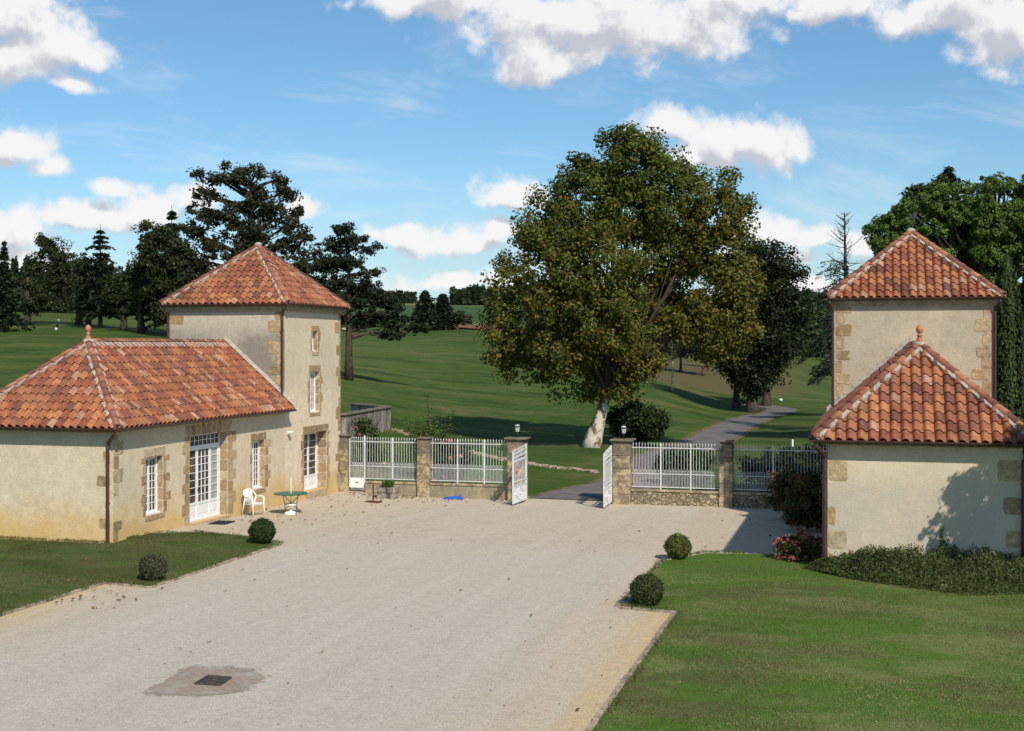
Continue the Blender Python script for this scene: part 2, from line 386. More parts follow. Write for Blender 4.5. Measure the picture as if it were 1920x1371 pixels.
mat('mortar', f_mortar, .95, .1)
m_flat('gutter_brown', (.055, .026, .020), .45, .5, .2, 6)
m_flat('white_paint', (.76, .77, .80), .4, .4, .05, 5)
m_flat('white_iron', (.60, .62, .64), .5, .4, .2, 14)
m_flat('white_plastic', (.80, .80, .77), .35, .4, .04, 4)
m_flat('green_table', (.012, .11, .075), .4, .4, .2, 8)
m_flat('dark_metal', (.02, .02, .025), .4, .5, .2, 8)
m_flat('rusty_iron', (.10, .038, .022), .8, .2, .4, 15)
m_flat('blue_plastic', (.02, .10, .42), .45, .4, .35, 20, .01)
m_flat('lamp_glass', (.55, .58, .60), .2, .5, .05, 5)
m_flat('terracotta', (.40, .16, .10), .8, .2, .25, 8)
m_flat('core_brown', (.05, .035, .025), .9, .1)
m_flat('mat_black', (.025, .025, .028), .95, .1, .3, 20)
m_flat('sign_pink', (.62, .19, .24), .5, .3, .05)
m_flat('curtain', (.33, .37, .34), .5, .4, .15, 3)
m_flat('cast_iron', (.055, .042, .036), .7, .4, .5, 9, .01)
m_flat('bag_black', (.02, .02, .024), .6, .3); m_flat('bag_white', (.6, .6, .62), .6, .3)
def f_glass(t):
    P = t.pos(); n = t.noise(3.0, P, 3, .6, .6); v = t.noise(7, P, 2)
    c = t.mix(t.step(n, .45, .62), (.014, .016, .02), (.11, .075, .06)); return t.mix(t.step(v, .62, .7), c, (.16, .17, .18))  # dark room and reddish-brown reflections put into the pane colour
mat('window_glass', f_glass, .12, .5)
def f_leaf(t, spec=.25): return t.attr()
def m_leaf(name, trans=.35, rough=.6):
    m = bpy.data.materials.new(name); m.use_nodes = True; t = NT(m.node_tree); b = m.node_tree.nodes['Principled BSDF']
    b.inputs['Roughness'].default_value = rough; b.inputs['Specular IOR Level'].default_value = .25
    a = t.attr(); t.put(b.inputs['Base Color'], a)
    tr = t.n('ShaderNodeBsdfTranslucent'); t.put(tr.inputs[0], t.mix(1, a, (1.25, 1.25, .6), 'MULTIPLY'))
    mx = t.n('ShaderNodeMixShader'); mx.inputs[0].default_value = trans
    t.L.new(b.outputs[0], mx.inputs[1]); t.L.new(tr.outputs[0], mx.inputs[2])
    t.L.new(mx.outputs[0], m.node_tree.nodes['Material Output'].inputs[0]); MATS[name] = m
m_leaf('foliage', .35); m_leaf('needles', .15, .7); m_leaf('petals', .3)
def f_bark(t):
    P = t.vm('MULTIPLY', t.pos(), (1, 1, .3)); n = t.noise(9, P, 5, .7)
    return t.mix(t.step(n, .35, .65), (.028, .022, .018), (.10, .08, .062)), t.bump(n, .06)
mat('bark', f_bark, .95, .1)
def f_plane_bark(t):
    P = t.pos(); n = t.noise(1.7, t.vm('MULTIPLY', P, (1, 1, .6)), 5, .65, .5); z = t.xyz(P)[2]
    k = t.math('ADD', n, t.lin(z, 0, 5, -.06, .06))
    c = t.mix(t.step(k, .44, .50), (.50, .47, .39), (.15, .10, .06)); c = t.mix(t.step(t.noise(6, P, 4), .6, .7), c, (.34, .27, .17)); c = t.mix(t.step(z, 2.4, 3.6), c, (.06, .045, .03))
    return c, t.bump(n, .05)
mat('plane_bark', f_plane_bark, .9, .15)
def f_turf(t):
    P = t.pos(); x = t.xyz(P)
    big = t.noise(.022, P, 4, .55); med = t.noise(.12, t.vm('MULTIPLY', P, (1, 1.7, 1)), 5, .6); fine = t.noise(2.2, P, 5, .75); vf = t.noise(14, P, 3, .8)
    c = t.mix(t.step(big, .35, .65), (.036, .074, .010), (.062, .098, .017))  # dark golf greens, deepened further to carry cloud shade over the slope
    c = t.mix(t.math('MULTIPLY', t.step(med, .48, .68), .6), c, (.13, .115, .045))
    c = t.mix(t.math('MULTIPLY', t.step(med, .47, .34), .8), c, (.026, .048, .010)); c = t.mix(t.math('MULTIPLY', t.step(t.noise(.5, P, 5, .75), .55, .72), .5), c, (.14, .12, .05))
    k = t.math('MULTIPLY', t.lin(fine, .25, .75, .60, 1.4), t.lin(vf, .2, .8, .75, 1.25)); c = t.mix(1, c, t.comb(k, k, k), 'MULTIPLY')
    # rough dry grass on the bank beyond the drive
    f = t.vm('DOT_PRODUCT', P, tuple(FV), out=1); r = t.vm('DOT_PRODUCT', P, tuple(RV), out=1)
    az = t.math('DIVIDE', r, t.math('MAXIMUM', f, 1)); nn = t.math('MULTIPLY_ADD', med, 30, -15)
    rg = t.math('MULTIPLY', t.step(az, .075, .10), t.step(t.math('ADD', f, nn), 148, 160)); rg = t.math('MULTIPLY', rg, t.step(f, 330, 230))
    rg = t.math('MULTIPLY', rg, t.step(az, .24, .2))
    c = t.mix(t.math('MULTIPLY', rg, .75), c, (.115, .085, .042))
    far = t.step(t.vm('LENGTH', P, out=1), 330, 480)
    cell = t.vor(.0065, P, 'Color'); cx = t.xyz(cell)[0]
    fc = t.mix(t.step(cx, .6, .65), (.07, .11, .035), (.17, .17, .06)); fc = t.mix(t.step(cx, .3, .25), fc, (.045, .085, .028))
    c = t.mix(far, c, fc)
    return c, t.bump(fine, .05)
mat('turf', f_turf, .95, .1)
def f_lawn(t):
    P = t.pos(); xx = t.xyz(P); Q = t.vm('MULTIPLY', P, (.8, 1.3, 1)); a = t.noise(.42, Q, 5, .65); a2 = t.noise(.33, t.vm('ADD', Q, (31, 7, 0)), 5, .7); b = t.noise(3.4, P, 5, .75); f = t.noise(24, P, 4, .8)
    fresh = t.math('MULTIPLY', t.step(xx[1], 30.6, 33.2), t.step(xx[0], -8, -6)); old = t.math('SUBTRACT', 1, fresh); left = t.step(xx[0], -12, -15)
    c = t.mix(t.math('MULTIPLY', t.step(a, .46, .60), old), (.080, .155, .024), (.165, .195, .066))
    c = t.mix(t.math('MULTIPLY', t.math('MULTIPLY', t.step(a2, .48, .62), old), .75), c, (.105, .095, .040))
    c = t.mix(t.math('MULTIPLY', t.math('MULTIPLY', t.step(b, .56, .70), old), .6), c, (.23, .18, .10))
    c = t.mix(t.math('MULTIPLY', t.step(b, .45, .32), .45), c, (.05, .10, .018))
    c = t.mix(t.math('MULTIPLY', left, .45), c, (.055, .060, .022)); k = t.lin(f, .25, .75, .5, 1.45)
    return t.mix(1, c, t.comb(k, k, k), 'MULTIPLY'), t.bump(f, .03)
mat('lawn', f_lawn, .95, .1)
def f_gravel(t):
    P = t.pos(); x, y, z = t.xyz(P); a = t.noise(.22, P, 5, .6); b = t.noise(1.4, P, 5, .65)
    s = t.noise(42, P, 4, .8); v = t.noise(15, P, 4, .8)
    side = t.math('ABSOLUTE', t.math('ADD', x, 10.6)); wob = t.math('MULTIPLY_ADD', a, 3, -1.5)
    warm = t.math('MAXIMUM', t.step(t.math('ADD', side, wob), 3.6, 5.6), t.math('MULTIPLY', t.step(t.math('ADD', y, wob), 30, 37), .7))
    c = t.mix(warm, (.49, .45, .38), (.52, .44, .335))
    c = t.mix(t.math('MULTIPLY', t.step(t.math('ADD', side, t.math('MULTIPLY', wob, .4)), 5.5, 6.7), t.math('MULTIPLY', t.step(y, 34, 29), .85)), c, (.56, .41, .22))
    c = t.mix(t.math('MULTIPLY', t.step(b, .5, .75), .4), c, (.37, .32, .26))
    trk = t.noise(1, t.vm('MULTIPLY', P, (1.5, .07, 1)), 4, .6, .3); c = t.mix(t.math('MULTIPLY', t.step(trk, .5, .68), .42), c, (.55, .50, .43)); c = t.mix(t.math('MULTIPLY', t.step(trk, .46, .32), .25), c, (.40, .36, .31))
    e = t.noise(5.5, P, 5, .8); ke = t.lin(e, .25, .75, .82, 1.16); c = t.mix(1, c, t.comb(ke, ke, ke), 'MULTIPLY')
    k = t.math('MULTIPLY', t.lin(s, .25, .75, .48, 1.52), t.lin(v, .25, .75, .80, 1.20)); c = t.mix(1, c, t.comb(k, k, k), 'MULTIPLY')
    c = t.mix(t.math('MULTIPLY', t.step(t.vor(9, P), .13, .07), .6), c, (.14, .11, .08))
    return c, t.bump(t.math('ADD', s, v), .02, .8)
mat('gravel', f_gravel, .95, .1)
def f_asphalt(t):
    P = t.pos(); n = t.noise(1.2, P, 5, .6); f = t.noise(25, P, 3)
    c = t.mix(t.step(n, .4, .65), (.115, .108, .105), (.165, .15, .135)); k = t.lin(f, .2, .8, .8, 1.2); return t.mix(1, c, t.comb(k, k, k), 'MULTIPLY')
mat('asphalt', f_asphalt, .9, .2)
def f_brickpave(t):
    P = t.pos(); br = t.n('ShaderNodeTexBrick'); t.put(br.inputs['Vector'], P)
    br.inputs['Scale'].default_value = 1; br.inputs['Brick Width'].default_value = .2; br.inputs['Row Height'].default_value = .1; br.inputs['Mortar Size'].default_value = .012
    t.put(br.inputs['Color1'], (.36, .25, .18)); t.put(br.inputs['Color2'], (.28, .21, .17)); t.put(br.inputs['Mortar'], (.36, .33, .29))
    n = t.noise(2.6, P, 5, .7); return t.mix(t.step(n, .46, .66), br.outputs[0], (.40, .365, .32))
mat('brick_paving', f_brickpave, .95, .1)
_t = NT(MATS['brick_paving'].node_tree); _e = _t.math('ADD', _t.xyz(_t.attr())[0], _t.math('MULTIPLY_ADD', _t.noise(4, _t.pos(), 6, .75), 1.8, -.9))
_t.put(MATS['brick_paving'].node_tree.nodes['Principled BSDF'].inputs['Alpha'], _t.math('MULTIPLY', _t.step(_e, .38, .62), .85))
m_flat('ploughed_soil', (.17, .08, .045), .95, .1, .3, .2); m_flat('sand', (.42, .36, .25), .95, .1, .2, 1)
m_flat('kerb_stone', (.30, .25, .19), .95, .1, .4, 3, .01); m_flat('pale_stone', (.30, .25, .175), .95, .1, .4, 5, .02)
m_flat('soil', (.12, .08, .05), .95, .1, .4, 6)
# ------------------------------------------------------------------ land
def grid_mesh(name, xs, ys, mt, lift=0, Hf=H):
    X, Y = np.meshgrid(xs, ys); Zh = Hf(X, Y) + lift; nx, ny = len(xs), len(ys)
    V = np.c_[X.ravel(), Y.ravel(), Zh.ravel()]
    F = [(j * nx + i, j * nx + i + 1, (j + 1) * nx + i + 1, (j + 1) * nx + i) for j in range(ny - 1) for i in range(nx - 1)]
    me = bpy.data.meshes.new(name); me.from_pydata(V.tolist(), [], F); me.materials.append(MATS[mt]); o = bpy.data.objects.new(name, me); link(o)
    me.polygons.foreach_set('use_smooth', [True] * len(F)); return tag(o, kind='structure')
def land():
    a = np.r_[np.arange(-40, 40.01, .5), np.arange(45, 320, 6)]; a = np.radians(np.sort(a)); r = np.exp(np.linspace(math.log(4), math.log(5000), 190))
    RR, AA = np.meshgrid(r, a, indexing='ij'); f = np.cos(AA) * RR; s = np.sin(AA) * RR
    X = f * FV.x + s * RV.x; Y = f * FV.y + s * RV.y; Zh = H(X, Y) - .03
    na = len(a); V = [(0, 0, -.03)] + np.c_[X.ravel(), Y.ravel(), Zh.ravel()].tolist()
    F = [(0, 1 + (k + 1) % na, 1 + k)[::-1] for k in range(na)]
    F += [(1 + j * na + k, 1 + (j + 1) * na + k, 1 + (j + 1) * na + (k + 1) % na, 1 + j * na + (k + 1) % na) for j in range(len(r) - 1) for k in range(na)]
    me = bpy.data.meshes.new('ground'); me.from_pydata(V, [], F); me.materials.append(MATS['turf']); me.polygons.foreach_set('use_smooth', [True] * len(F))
    o = bpy.data.objects.new('ground', me); link(o); tag(o, kind='structure')
land()
def ribbon(name, pts, widths, mt, lift, kind='structure', Hf=H, sub=6):
    # smooth draped strip
    P = [Vector((p[0], p[1], 0)) for p in pts]; Q = []; W = []
    for i in range(len(P) - 1):
        p0, p1, p2, p3 = P[max(i - 1, 0)], P[i], P[i + 1], P[min(i + 2, len(P) - 1)]
        for k in range(sub):
            t = k / sub; Q.append(.5 * ((2 * p1) + (p2 - p0) * t + (2 * p0 - 5 * p1 + 4 * p2 - p3) * t * t + (3 * p1 - p0 - 3 * p2 + p3) * t ** 3)); W.append(widths[i] * (1 - t) + widths[i + 1] * t)
    Q.append(P[-1]); W.append(widths[-1]); m = MB(); V = []; nc = 5
    for i, q in enumerate(Q):
        d = (Q[min(i + 1, len(Q) - 1)] - Q[max(i - 1, 0)]).normalized(); s = Vector((d.y, -d.x, 0)); ww = W[i] * (1 + .05 * math.sin(i * 1.7))
        for k in range(nc):
            p = q + s * ww * (k / (nc - 1) - .5); V.append((p.x, p.y, float(Hf(p.x, p.y)) + lift))
    m.add(V, [(i * nc + k, i * nc + k + 1, (i + 1) * nc + k + 1, (i + 1) * nc + k) for i in range(len(Q) - 1) for k in range(nc - 1)])
    o = m.build(name, mt, smooth=True)
    if kind: tag(o, kind=kind)
    return o
# gravel court, one sheet; lawns lie 3 cm above it inside their stone edging
def ragged_gravel():
    xs = np.arange(-21.6, 1.01, .4); ys = np.arange(6, 49.61, .4)
    o = grid_mesh('gravel_courtyard', xs, ys, 'gravel', .0, yard)
ragged_gravel()
grid_mesh('gravel_path', np.arange(-40, 12.1, 2), np.arange(-12, 6.1, 2), 'gravel', .0, yard)
def poly_sheet(name, poly, z, mt):
    bm = bmesh.new(); vs = [bm.verts.new((x, y, z)) for x, y in poly]; f = bm.faces.new(vs)
    if f.normal.z < 0: f.normal_flip()
    bm.normal_update(); bmesh.ops.triangulate(bm, faces=bm.faces[:])
    me = bpy.data.meshes.new(name); bm.to_mesh(me); bm.free(); me.materials.append(MATS[mt]); o = bpy.data.objects.new(name, me); link(o); return tag(o, kind='structure')
def densify(poly, step=.5, jit=.05, keep=()):
    out = []
    for i, (a, b) in enumerate(zip(poly, poly[1:] + poly[:1])):
        a = Vector(a); b = Vector(b); L = (b - a).length; n = max(1, int(L / step)); d = (b - a) / n; s = Vector((-d.y, d.x)).normalized()
        for k in range(n): out.append(tuple(a + d * k + s * (random.uniform(-jit, jit) if k and L < 14 else 0)))
    return out
LL = [(-60, -10), (-17.35, -10), (-17.35, 26.7), (-16.05, 26.45), (-15.95, 33.15), (-17.4, 34.3), (-19.4, 34.6), (-20.75, 34.0), (-20.75, 31.9), (-60, 31.9)]
RLN = [(-3.9, -10), (40, -10), (40, 33.4), (-.8, 33.4), (-.8, 35.3), (-4.25, 34.75), (-5.15, 33.2), (-5.05, 27.1), (-3.93, 26.95)]
poly_sheet('lawn_left', densify(LL, .35, .04), .035, 'lawn'); poly_sheet('lawn_right', densify(RLN, .35, .04), .035, 'lawn')
def kerb(pts):
    m = MB()
    for a, b in zip(pts, pts[1:]):
        a = Vector((*a, 0)); b = Vector((*b, 0)); d = (b - a); L = d.length; d.normalize(); ang = math.atan2(d.y, d.x); x = 0
        while x < L - .1:
            l = min(rint(.7, 1.0), L - x); m.X = Matrix.Translation(a + d * x) @ Matrix.Rotation(ang + rint(-.01, .01), 4, 'Z')
            m.rbox(.01, l - .01, -.05, .05, -.05, .055 + rint(-.012, .01), .012, jit=.004); x += l
    m.X = None; o = m.build('stone_kerb', 'kerb_stone'); tag(o, kind='structure')
kerb([(-17.33, 8), (-17.33, 26.72), (-16.0, 26.47), (-15.93, 33.17)]); kerb([(-3.92, 8), (-3.92, 26.93), (-5.07, 27.08), (-5.17, 33.2), (-4.25, 34.77)])
# drive
m_flat('dry_verge', (.125, .105, .048), .95, .1, .5, 2.2)
drv = [hit(*p) for p in [(1225, 868), (1325, 828), (1373, 802), (1417, 784), (1456, 774.5), (1463, 769), (1432, 763), (1388, 759.5)]]
_dp = [(-11.1, 48.9), (-10.9, 51.5), (-9.9, 56.5)] + [(p.x, p.y) for p in drv]
ribbon('verge', _dp, [3.6, 3.7, 3.7] + [3.6] * 8, 'dry_verge', .012)
ribbon('driveway', _dp, [3.2, 3.2, 3.1] + [3.0, 2.9, 2.9, 3.0, 3.0, 3.0, 3.0, 3.0], 'asphalt', .03)
pts = [hit(*p) for p in [(735, 806), (762, 814), (820, 830), (886, 849), (954, 864), (1020, 874), (1085, 881), (1122, 886)]]
def edging():
    m = MB()
    for a, b in zip(pts, pts[1:]):
        d = b - a; L = Vector((d.x, d.y)).length; n = int(L / .3)
        for k in range(n):
            p = a + d * (k / n); z = h1(p.x, p.y); s = rint(.12, .24)
            m.X = Matrix.Translation((p.x + rint(-.1, .1), p.y + rint(-.15, .15), z)) @ Matrix.Rotation(math.atan2(d.y, d.x) + rint(-.2, .2), 4, 'Z')
            m.rbox(-s, s, -rint(.12, .3), rint(.12, .3), -.1, rint(.02, .09), .03, jit=.02)
    m.X = None; o = m.build('stone_edging', 'pale_stone'); tag(o, 'line of pale rubble stones edging the grass beyond the gate', 'stone edging')
edging()
def patch(name, px0, px1, Z0, Z1, mt, lift=.15):
    m = MB(); nx, nz = 24, 8; V = []
    for j in range(nz + 1):
        for i in range(nx + 1):
            u = i / nx; e = math.sin(u * math.pi) ** .5; Zm = (Z0 + Z1) / 2; Z = Zm + (j / nz - .5) * (Z1 - Z0) * (e + .02)
            p = ray(px0 + (px1 - px0) * u) * Z; V.append((p.x, p.y, h1(p.x, p.y) + lift))
    m.add(V, [(j * (nx + 1) + i, j * (nx + 1) + i + 1, (j + 1) * (nx + 1) + i + 1, (j + 1) * (nx + 1) + i) for j in range(nz) for i in range(nx)])
    tag(m.build(name, mt, smooth=True), kind='structure')
patch('ploughed_field', 820, 1010, 245, 330, 'ploughed_soil', .25)
patch('sand_bunker', 640, 680, 222, 236, 'sand', .15)
# ------------------------------------------------------------------ buildings
def PE(x): return lambda a, z, n=0: (x + n, a, z)          # wall looking towards +x, a = world y
def PS(y): return lambda a, z, n=0: (a, y - n, z)          # wall looking towards the camera, a = world x
def PW(x): return lambda a, z, n=0: (x - n, a, z)
def mbox(m, P, a0, a1, z0, z1, n0, n1, col=None):
    v = [P(a0, z0, n0), P(a1, z0, n0), P(a1, z1, n0), P(a0, z1, n0), P(a0, z0, n1), P(a1, z0, n1), P(a1, z1, n1), P(a0, z1, n1)]
    return m.add(v, [(0,1,2,3),(4,7,6,5),(0,4,5,1),(1,5,6,2),(2,6,7,3),(3,7,4,0)], col)
def wall_face(m, P, a0, a1, z0, z1, ops=()):
    As = sorted({a0, a1, *[o[0] for o in ops], *[o[1] for o in ops]}); Zs = sorted({z0, z1, *[o[2] for o in ops], *[o[3] for o in ops]})
    for i in range(len(As) - 1):
        for j in range(len(Zs) - 1):
            ca = (As[i] + As[i + 1]) / 2; cz = (Zs[j] + Zs[j + 1]) / 2
            if any(o[0] < ca < o[1] and o[2] < cz < o[3] for o in ops): continue
            m.quad(P(As[i], Zs[j]), P(As[i + 1], Zs[j]), P(As[i + 1], Zs[j + 1]), P(As[i], Zs[j + 1]))
    for (p, q, r, s, d) in ops:
        for (a, b) in (((p, r), (p, s)), ((q, r), (q, s)), ((p, r), (q, r)), ((p, s), (q, s))):
            m.quad(P(*a, 0), P(*b, 0), P(*b, -d - .12), P(*a, -d - .12))
        m.quad(P(p, r, -d - .12), P(q, r, -d - .12), P(q, s, -d - .12), P(p, s, -d - .12), (.02, .02, .02))
STC = [(.38, .27, .145), (.34, .235, .125), (.40, .30, .18), (.29, .21, .125), (.42, .34, .22), (.36, .25, .15)]
def stone(m, P, a0, a1, z0, z1, n=.006, rough=.02):
    if a0 > a1: a0, a1 = a1, a0
    pts = []; w_ = a1 - a0; h_ = z1 - z0; c = min(w_, h_) * .13; q = min(rough, w_ * .2, h_ * .2)
    base = [(a0 + c, z0), ((a0 + a1) / 2, z0), (a1 - c, z0), (a1, z0 + c), (a1, (z0 + z1) / 2), (a1, z1 - c), (a1 - c, z1), ((a0 + a1) / 2, z1), (a0 + c, z1), (a0, z1 - c), (a0, (z0 + z1) / 2), (a0, z0 + c)]
    for a, z in base: pts.append((a + rint(-q, q), z + rint(-q, q)))
    ca = (a0 + a1) / 2; cz = (z0 + z1) / 2; N = len(pts)
    V = [P(a, z, .001) for a, z in pts] + [P(ca + (a - ca) * .93, cz + (z - cz) * .93, n) for a, z in pts]
    k = rint(.86, 1.14); cb = random.choice(STC); cc = tuple(x * k for x in cb)
    m.add(V, [(i, (i + 1) % N, N + (i + 1) % N, N + i) for i in range(N)] + [tuple(range(N, 2 * N))], cc)
def quoins(m, Pa, a_edge, sa, z0, z1, Pb=None, b_edge=0, sb=1, n=.012, w=(.28, .55), h=(.26, .42), skip=.0):
    z = z0; k = 0
    while z < z1 - .12:
        hh = min(rint(*h), z1 - z); la = rint(.4, .62) if k % 2 else rint(.18, .30); lb = rint(.18, .3) if k % 2 else rint(.4, .6)
        if random.random() >= skip: stone(m, Pa, a_edge, a_edge + sa * la, z + .003, z + hh - .003, n)
        if Pb and random.random() >= skip: stone(m, Pb, b_edge, b_edge + sb * lb, z + .003, z + hh - .003, n)
        z += hh; k += 1
def surround(m, P, o, wl=(.16, .26), wr=(.2, .42), lint=.26, sill=.16, voussoir=0):
    a0, a1, z0, z1, d = o
    for side, e, wr_ in ((-1, a0, wl), (1, a1, wr)):
        z = z0; k = 0
        while z < z1 - .05:
            hh = min(rint(.24, .4), z1 - z); 
            if z1 - z - hh < .12: hh = z1 - z
            wd = wr_[k % 2] * rint(.85, 1.1); stone(m, P, e + side * .004, e + side * wd, z + .003, z + hh - .003); z += hh; k += 1
    if voussoir:
        n = voussoir; w_ = (a1 - a0 + .35) / n
        for i in range(n):
            s = a0 - .17 + i * w_; t = (i + .5) / n - .5
            stone(m, lambda a, z, nn=0: P(a + t * .28 * (z - z1) / .3, z, nn), s + .012, s + w_ - .012, z1 + .01, z1 + rint(.34, .42))
    else: stone(m, P, a0 - .12, a1 + .14, z1 + .006, z1 + lint, .014)
    if sill: stone(m, P, a0 - .05, a1 + .12, z0 - sill, z0 - .006, .02)
    # far jamb and lintel soffit, stones inside the reveal
    z = z0
    while z < z1 - .05:
        hh = min(rint(.26, .42), z1 - z)
        if z1 - z - hh < .1: hh = z1 - z
        for e, sg in ((a1, -1), (a0, 1)):
            stone(m, lambda q, zz, nn=0: P(e + sg * nn, zz, -q), .01, d - .01, z + .01, z + hh - .01, .008, .015)
        z += hh
def casement(parent, P, o, cols, rows, kind='window', panel=0, transom=0, secs=(0, .5, 1), curtain=(), pname='window', bars=2):
    a0, a1, z0, z1, d = o; n0, n1 = -d - .05, -d; m = MB(); g = MB(); c = MB(); h = MB()
    zt = z1 - transom; fw = .055; W = a1 - a0
    mbox(m, P, a0, a0 + fw, z0, z1, n0, n1 + .01); mbox(m, P, a1 - fw, a1, z0, z1, n0, n1 + .01)
    mbox(m, P, a0 + fw, a1 - fw, z1 - fw, z1, n0, n1 + .01); mbox(m, P, a0 + fw, a1 - fw, z0, z0 + .06, n0, n1 + .03)
    if transom:
        mbox(m, P, a0 + fw, a1 - fw, zt - .04, zt + .05, n0, n1 + .02); nb = 9
        for i in range(1, nb): a = a0 + fw + (W - 2 * fw) * i / nb; mbox(m, P, a - .009, a + .009, zt + .05, z1 - fw, n0 + .01, n1 - .005)
        zc = (zt + .05 + z1 - fw) / 2; mbox(m, P, a0 + fw, a1 - fw, zc - .008, zc + .008, n0 + .012, n1 - .007)
        mbox(g, P, a0 + fw, a1 - fw, zt + .05, z1 - fw, n0 + .018, n0 + .022)
    top = zt - .04 if transom else z1 - fw
    for i in range(len(secs) - 1):
        s0 = a0 + fw + (W - 2 * fw) * secs[i]; s1 = a0 + fw + (W - 2 * fw) * secs[i + 1]; sw = .06 if W > 1 else .042; bz = z0 + .06
        mbox(m, P, s0 + .003, s0 + sw, bz, top, n0 + .004, n1 + .004); mbox(m, P, s1 - sw, s1 - .003, bz, top, n0 + .004, n1 + .004)
        mbox(m, P, s0 + sw, s1 - sw, top - sw, top - .002, n0 + .004, n1 + .004)
        gb = bz + (panel if panel else sw)
        mbox(m, P, s0 + sw, s1 - sw, bz, bz + (.09 if panel else sw), n0 + .004, n1 + .004)
        if panel:
            mbox(m, P, s0 + sw, s1 - sw, bz + .09, gb - .07, n0 + .006, n1 - .018); mbox(m, P, s0 + sw, s1 - sw, gb - .07, gb, n0 + .004, n1 + .004)
            mbox(m, P, s0 + sw + .04, s1 - sw - .04, bz + .13, gb - .11, n1 - .018, n1 - .006)
        cw = cols[i] if hasattr(cols, '__len__') else cols
        for k in range(1, cw): a = s0 + sw + (s1 - s0 - 2 * sw) * k / cw; mbox(m, P, a - .009, a + .009, gb, top - sw, n0 + .01, n1 - .005)
        for k in range(1, rows): z = gb + (top - sw - gb) * k / rows; mbox(m, P, s0 + sw, s1 - sw, z - .009, z + .009, n0 + .012, n1 - .003)
        mbox(c if i in curtain else g, P, s0 + sw, s1 - sw, gb, top - sw, n0 + .018, n0 + .022)
    if kind == 'window': mbox(m, P, a0 + .002, a1 - .002, z0 + .002, z0 + .045, n1 + .03, n1 + .11)
    fr = m.build(pname, 'white_paint', parent); g.build('pane', 'window_glass', fr)
    if c.f: c.build('pane', 'curtain', fr)['label'] = 'pale curtained pane'
    if kind == 'door':
        a = a0 + fw + (W - 2 * fw) * secs[1] + .03; z = z0 + 1.0
        h.tube([P(a, z - .07, n1 + .02), P(a, z + .07, n1 + .02)], .012, 6); h.tube([P(a, z, n1 + .02), P(a, z, n1 + .05), P(a - .1, z, n1 + .05)], .01, 6); h.build('handle', 'dark_metal', fr)
    return fr
TC = [(.39, .155, .075), (.31, .105, .06), (.44, .19, .09), (.22, .078, .052), (.14, .062, .05), (.43, .25, .17), (.35, .14, .075), (.27, .09, .052)]
def tile_slope(name, poly, parent, tw=.255, th=.335, wts=(5, 5, 3, 3.2, 1.6, 1.7, 3, 3)):
    poly = [Vector(p) for p in poly]; O = poly[0]; A = (poly[1] - poly[0]); L = A.length; A.normalize()
    N = A.cross(poly[2] - poly[1]).normalized(); U = N.cross(A).normalized(); Mx = max((p - O).dot(U) for p in poly)
    nc = max(1, round(L / tw)); tw = L / nc; nr = int(Mx / th) + 1; m = MB(); K = 9
    for j in range(nr):
        for i in range(nc):
            u0 = j * th - .05; u1 = (j + 1) * th + .02; a0 = i * tw + rint(-.004, .004); lift = rint(-.003, .005); tl = rint(.044, .056)
            mid = (O + A * (a0 + tw / 2) + U * u0 - O)
            V = []
            for r_, (u, hb) in enumerate(((u0, tl), (u0 + .05, tl - .004), (u1, .0))):
                for k in range(K):
                    s = k / (K - 1); hh = (.092 * math.sin(math.pi * s / .72) ** .75) if s < .72 else -.012 * math.sin(math.pi * (s - .72) / .28)
                    V.append(O + A * (a0 + s * tw * 1.02) + U * u + N * (hb + hh + lift))
            for k in range(K): V.append(V[k] - N * .04 + U * .016)
            F = [(r_ * K + k, r_ * K + k + 1, (r_ + 1) * K + k + 1, (r_ + 1) * K + k) for r_ in range(2) for k in range(K - 1)] + [(3 * K + k, 3 * K + k + 1, k + 1, k) for k in range(K - 1)]
            c = random.choices(TC, wts)[0]; c = tuple(.84 * a + .16 * b for a, b in zip(c, (.30, .12, .06))); k_ = rint(.70, .98); m.add(V, F, tuple(x * k_ for x in c))
    m.add([O - N * .01, poly[1] - N * .01] + [p - N * .01 for p in poly[2:]], [tuple(range(len(poly)))], (.1, .05, .04))
    me = m.mesh(name, 'roof_tile'); bm = bmesh.new(); bm.from_mesh(me)
    for i in range(1, len(poly)):
        a = poly[i]; b = poly[(i + 1) % len(poly)]
        nn = (b - a).cross(N).normalized(); bmesh.ops.bisect_plane(bm, geom=bm.verts[:] + bm.edges[:] + bm.faces[:], plane_co=a, plane_no=nn, clear_outer=True)
    bm.to_mesh(me); bm.free(); me.polygons.foreach_set('use_smooth', [True] * len(me.polygons))
    try: me.set_sharp_from_angle(angle=R(50))
    except Exception: pass
    o = bpy.data.objects.new(name, me); link(o); adopt(o, parent); return o
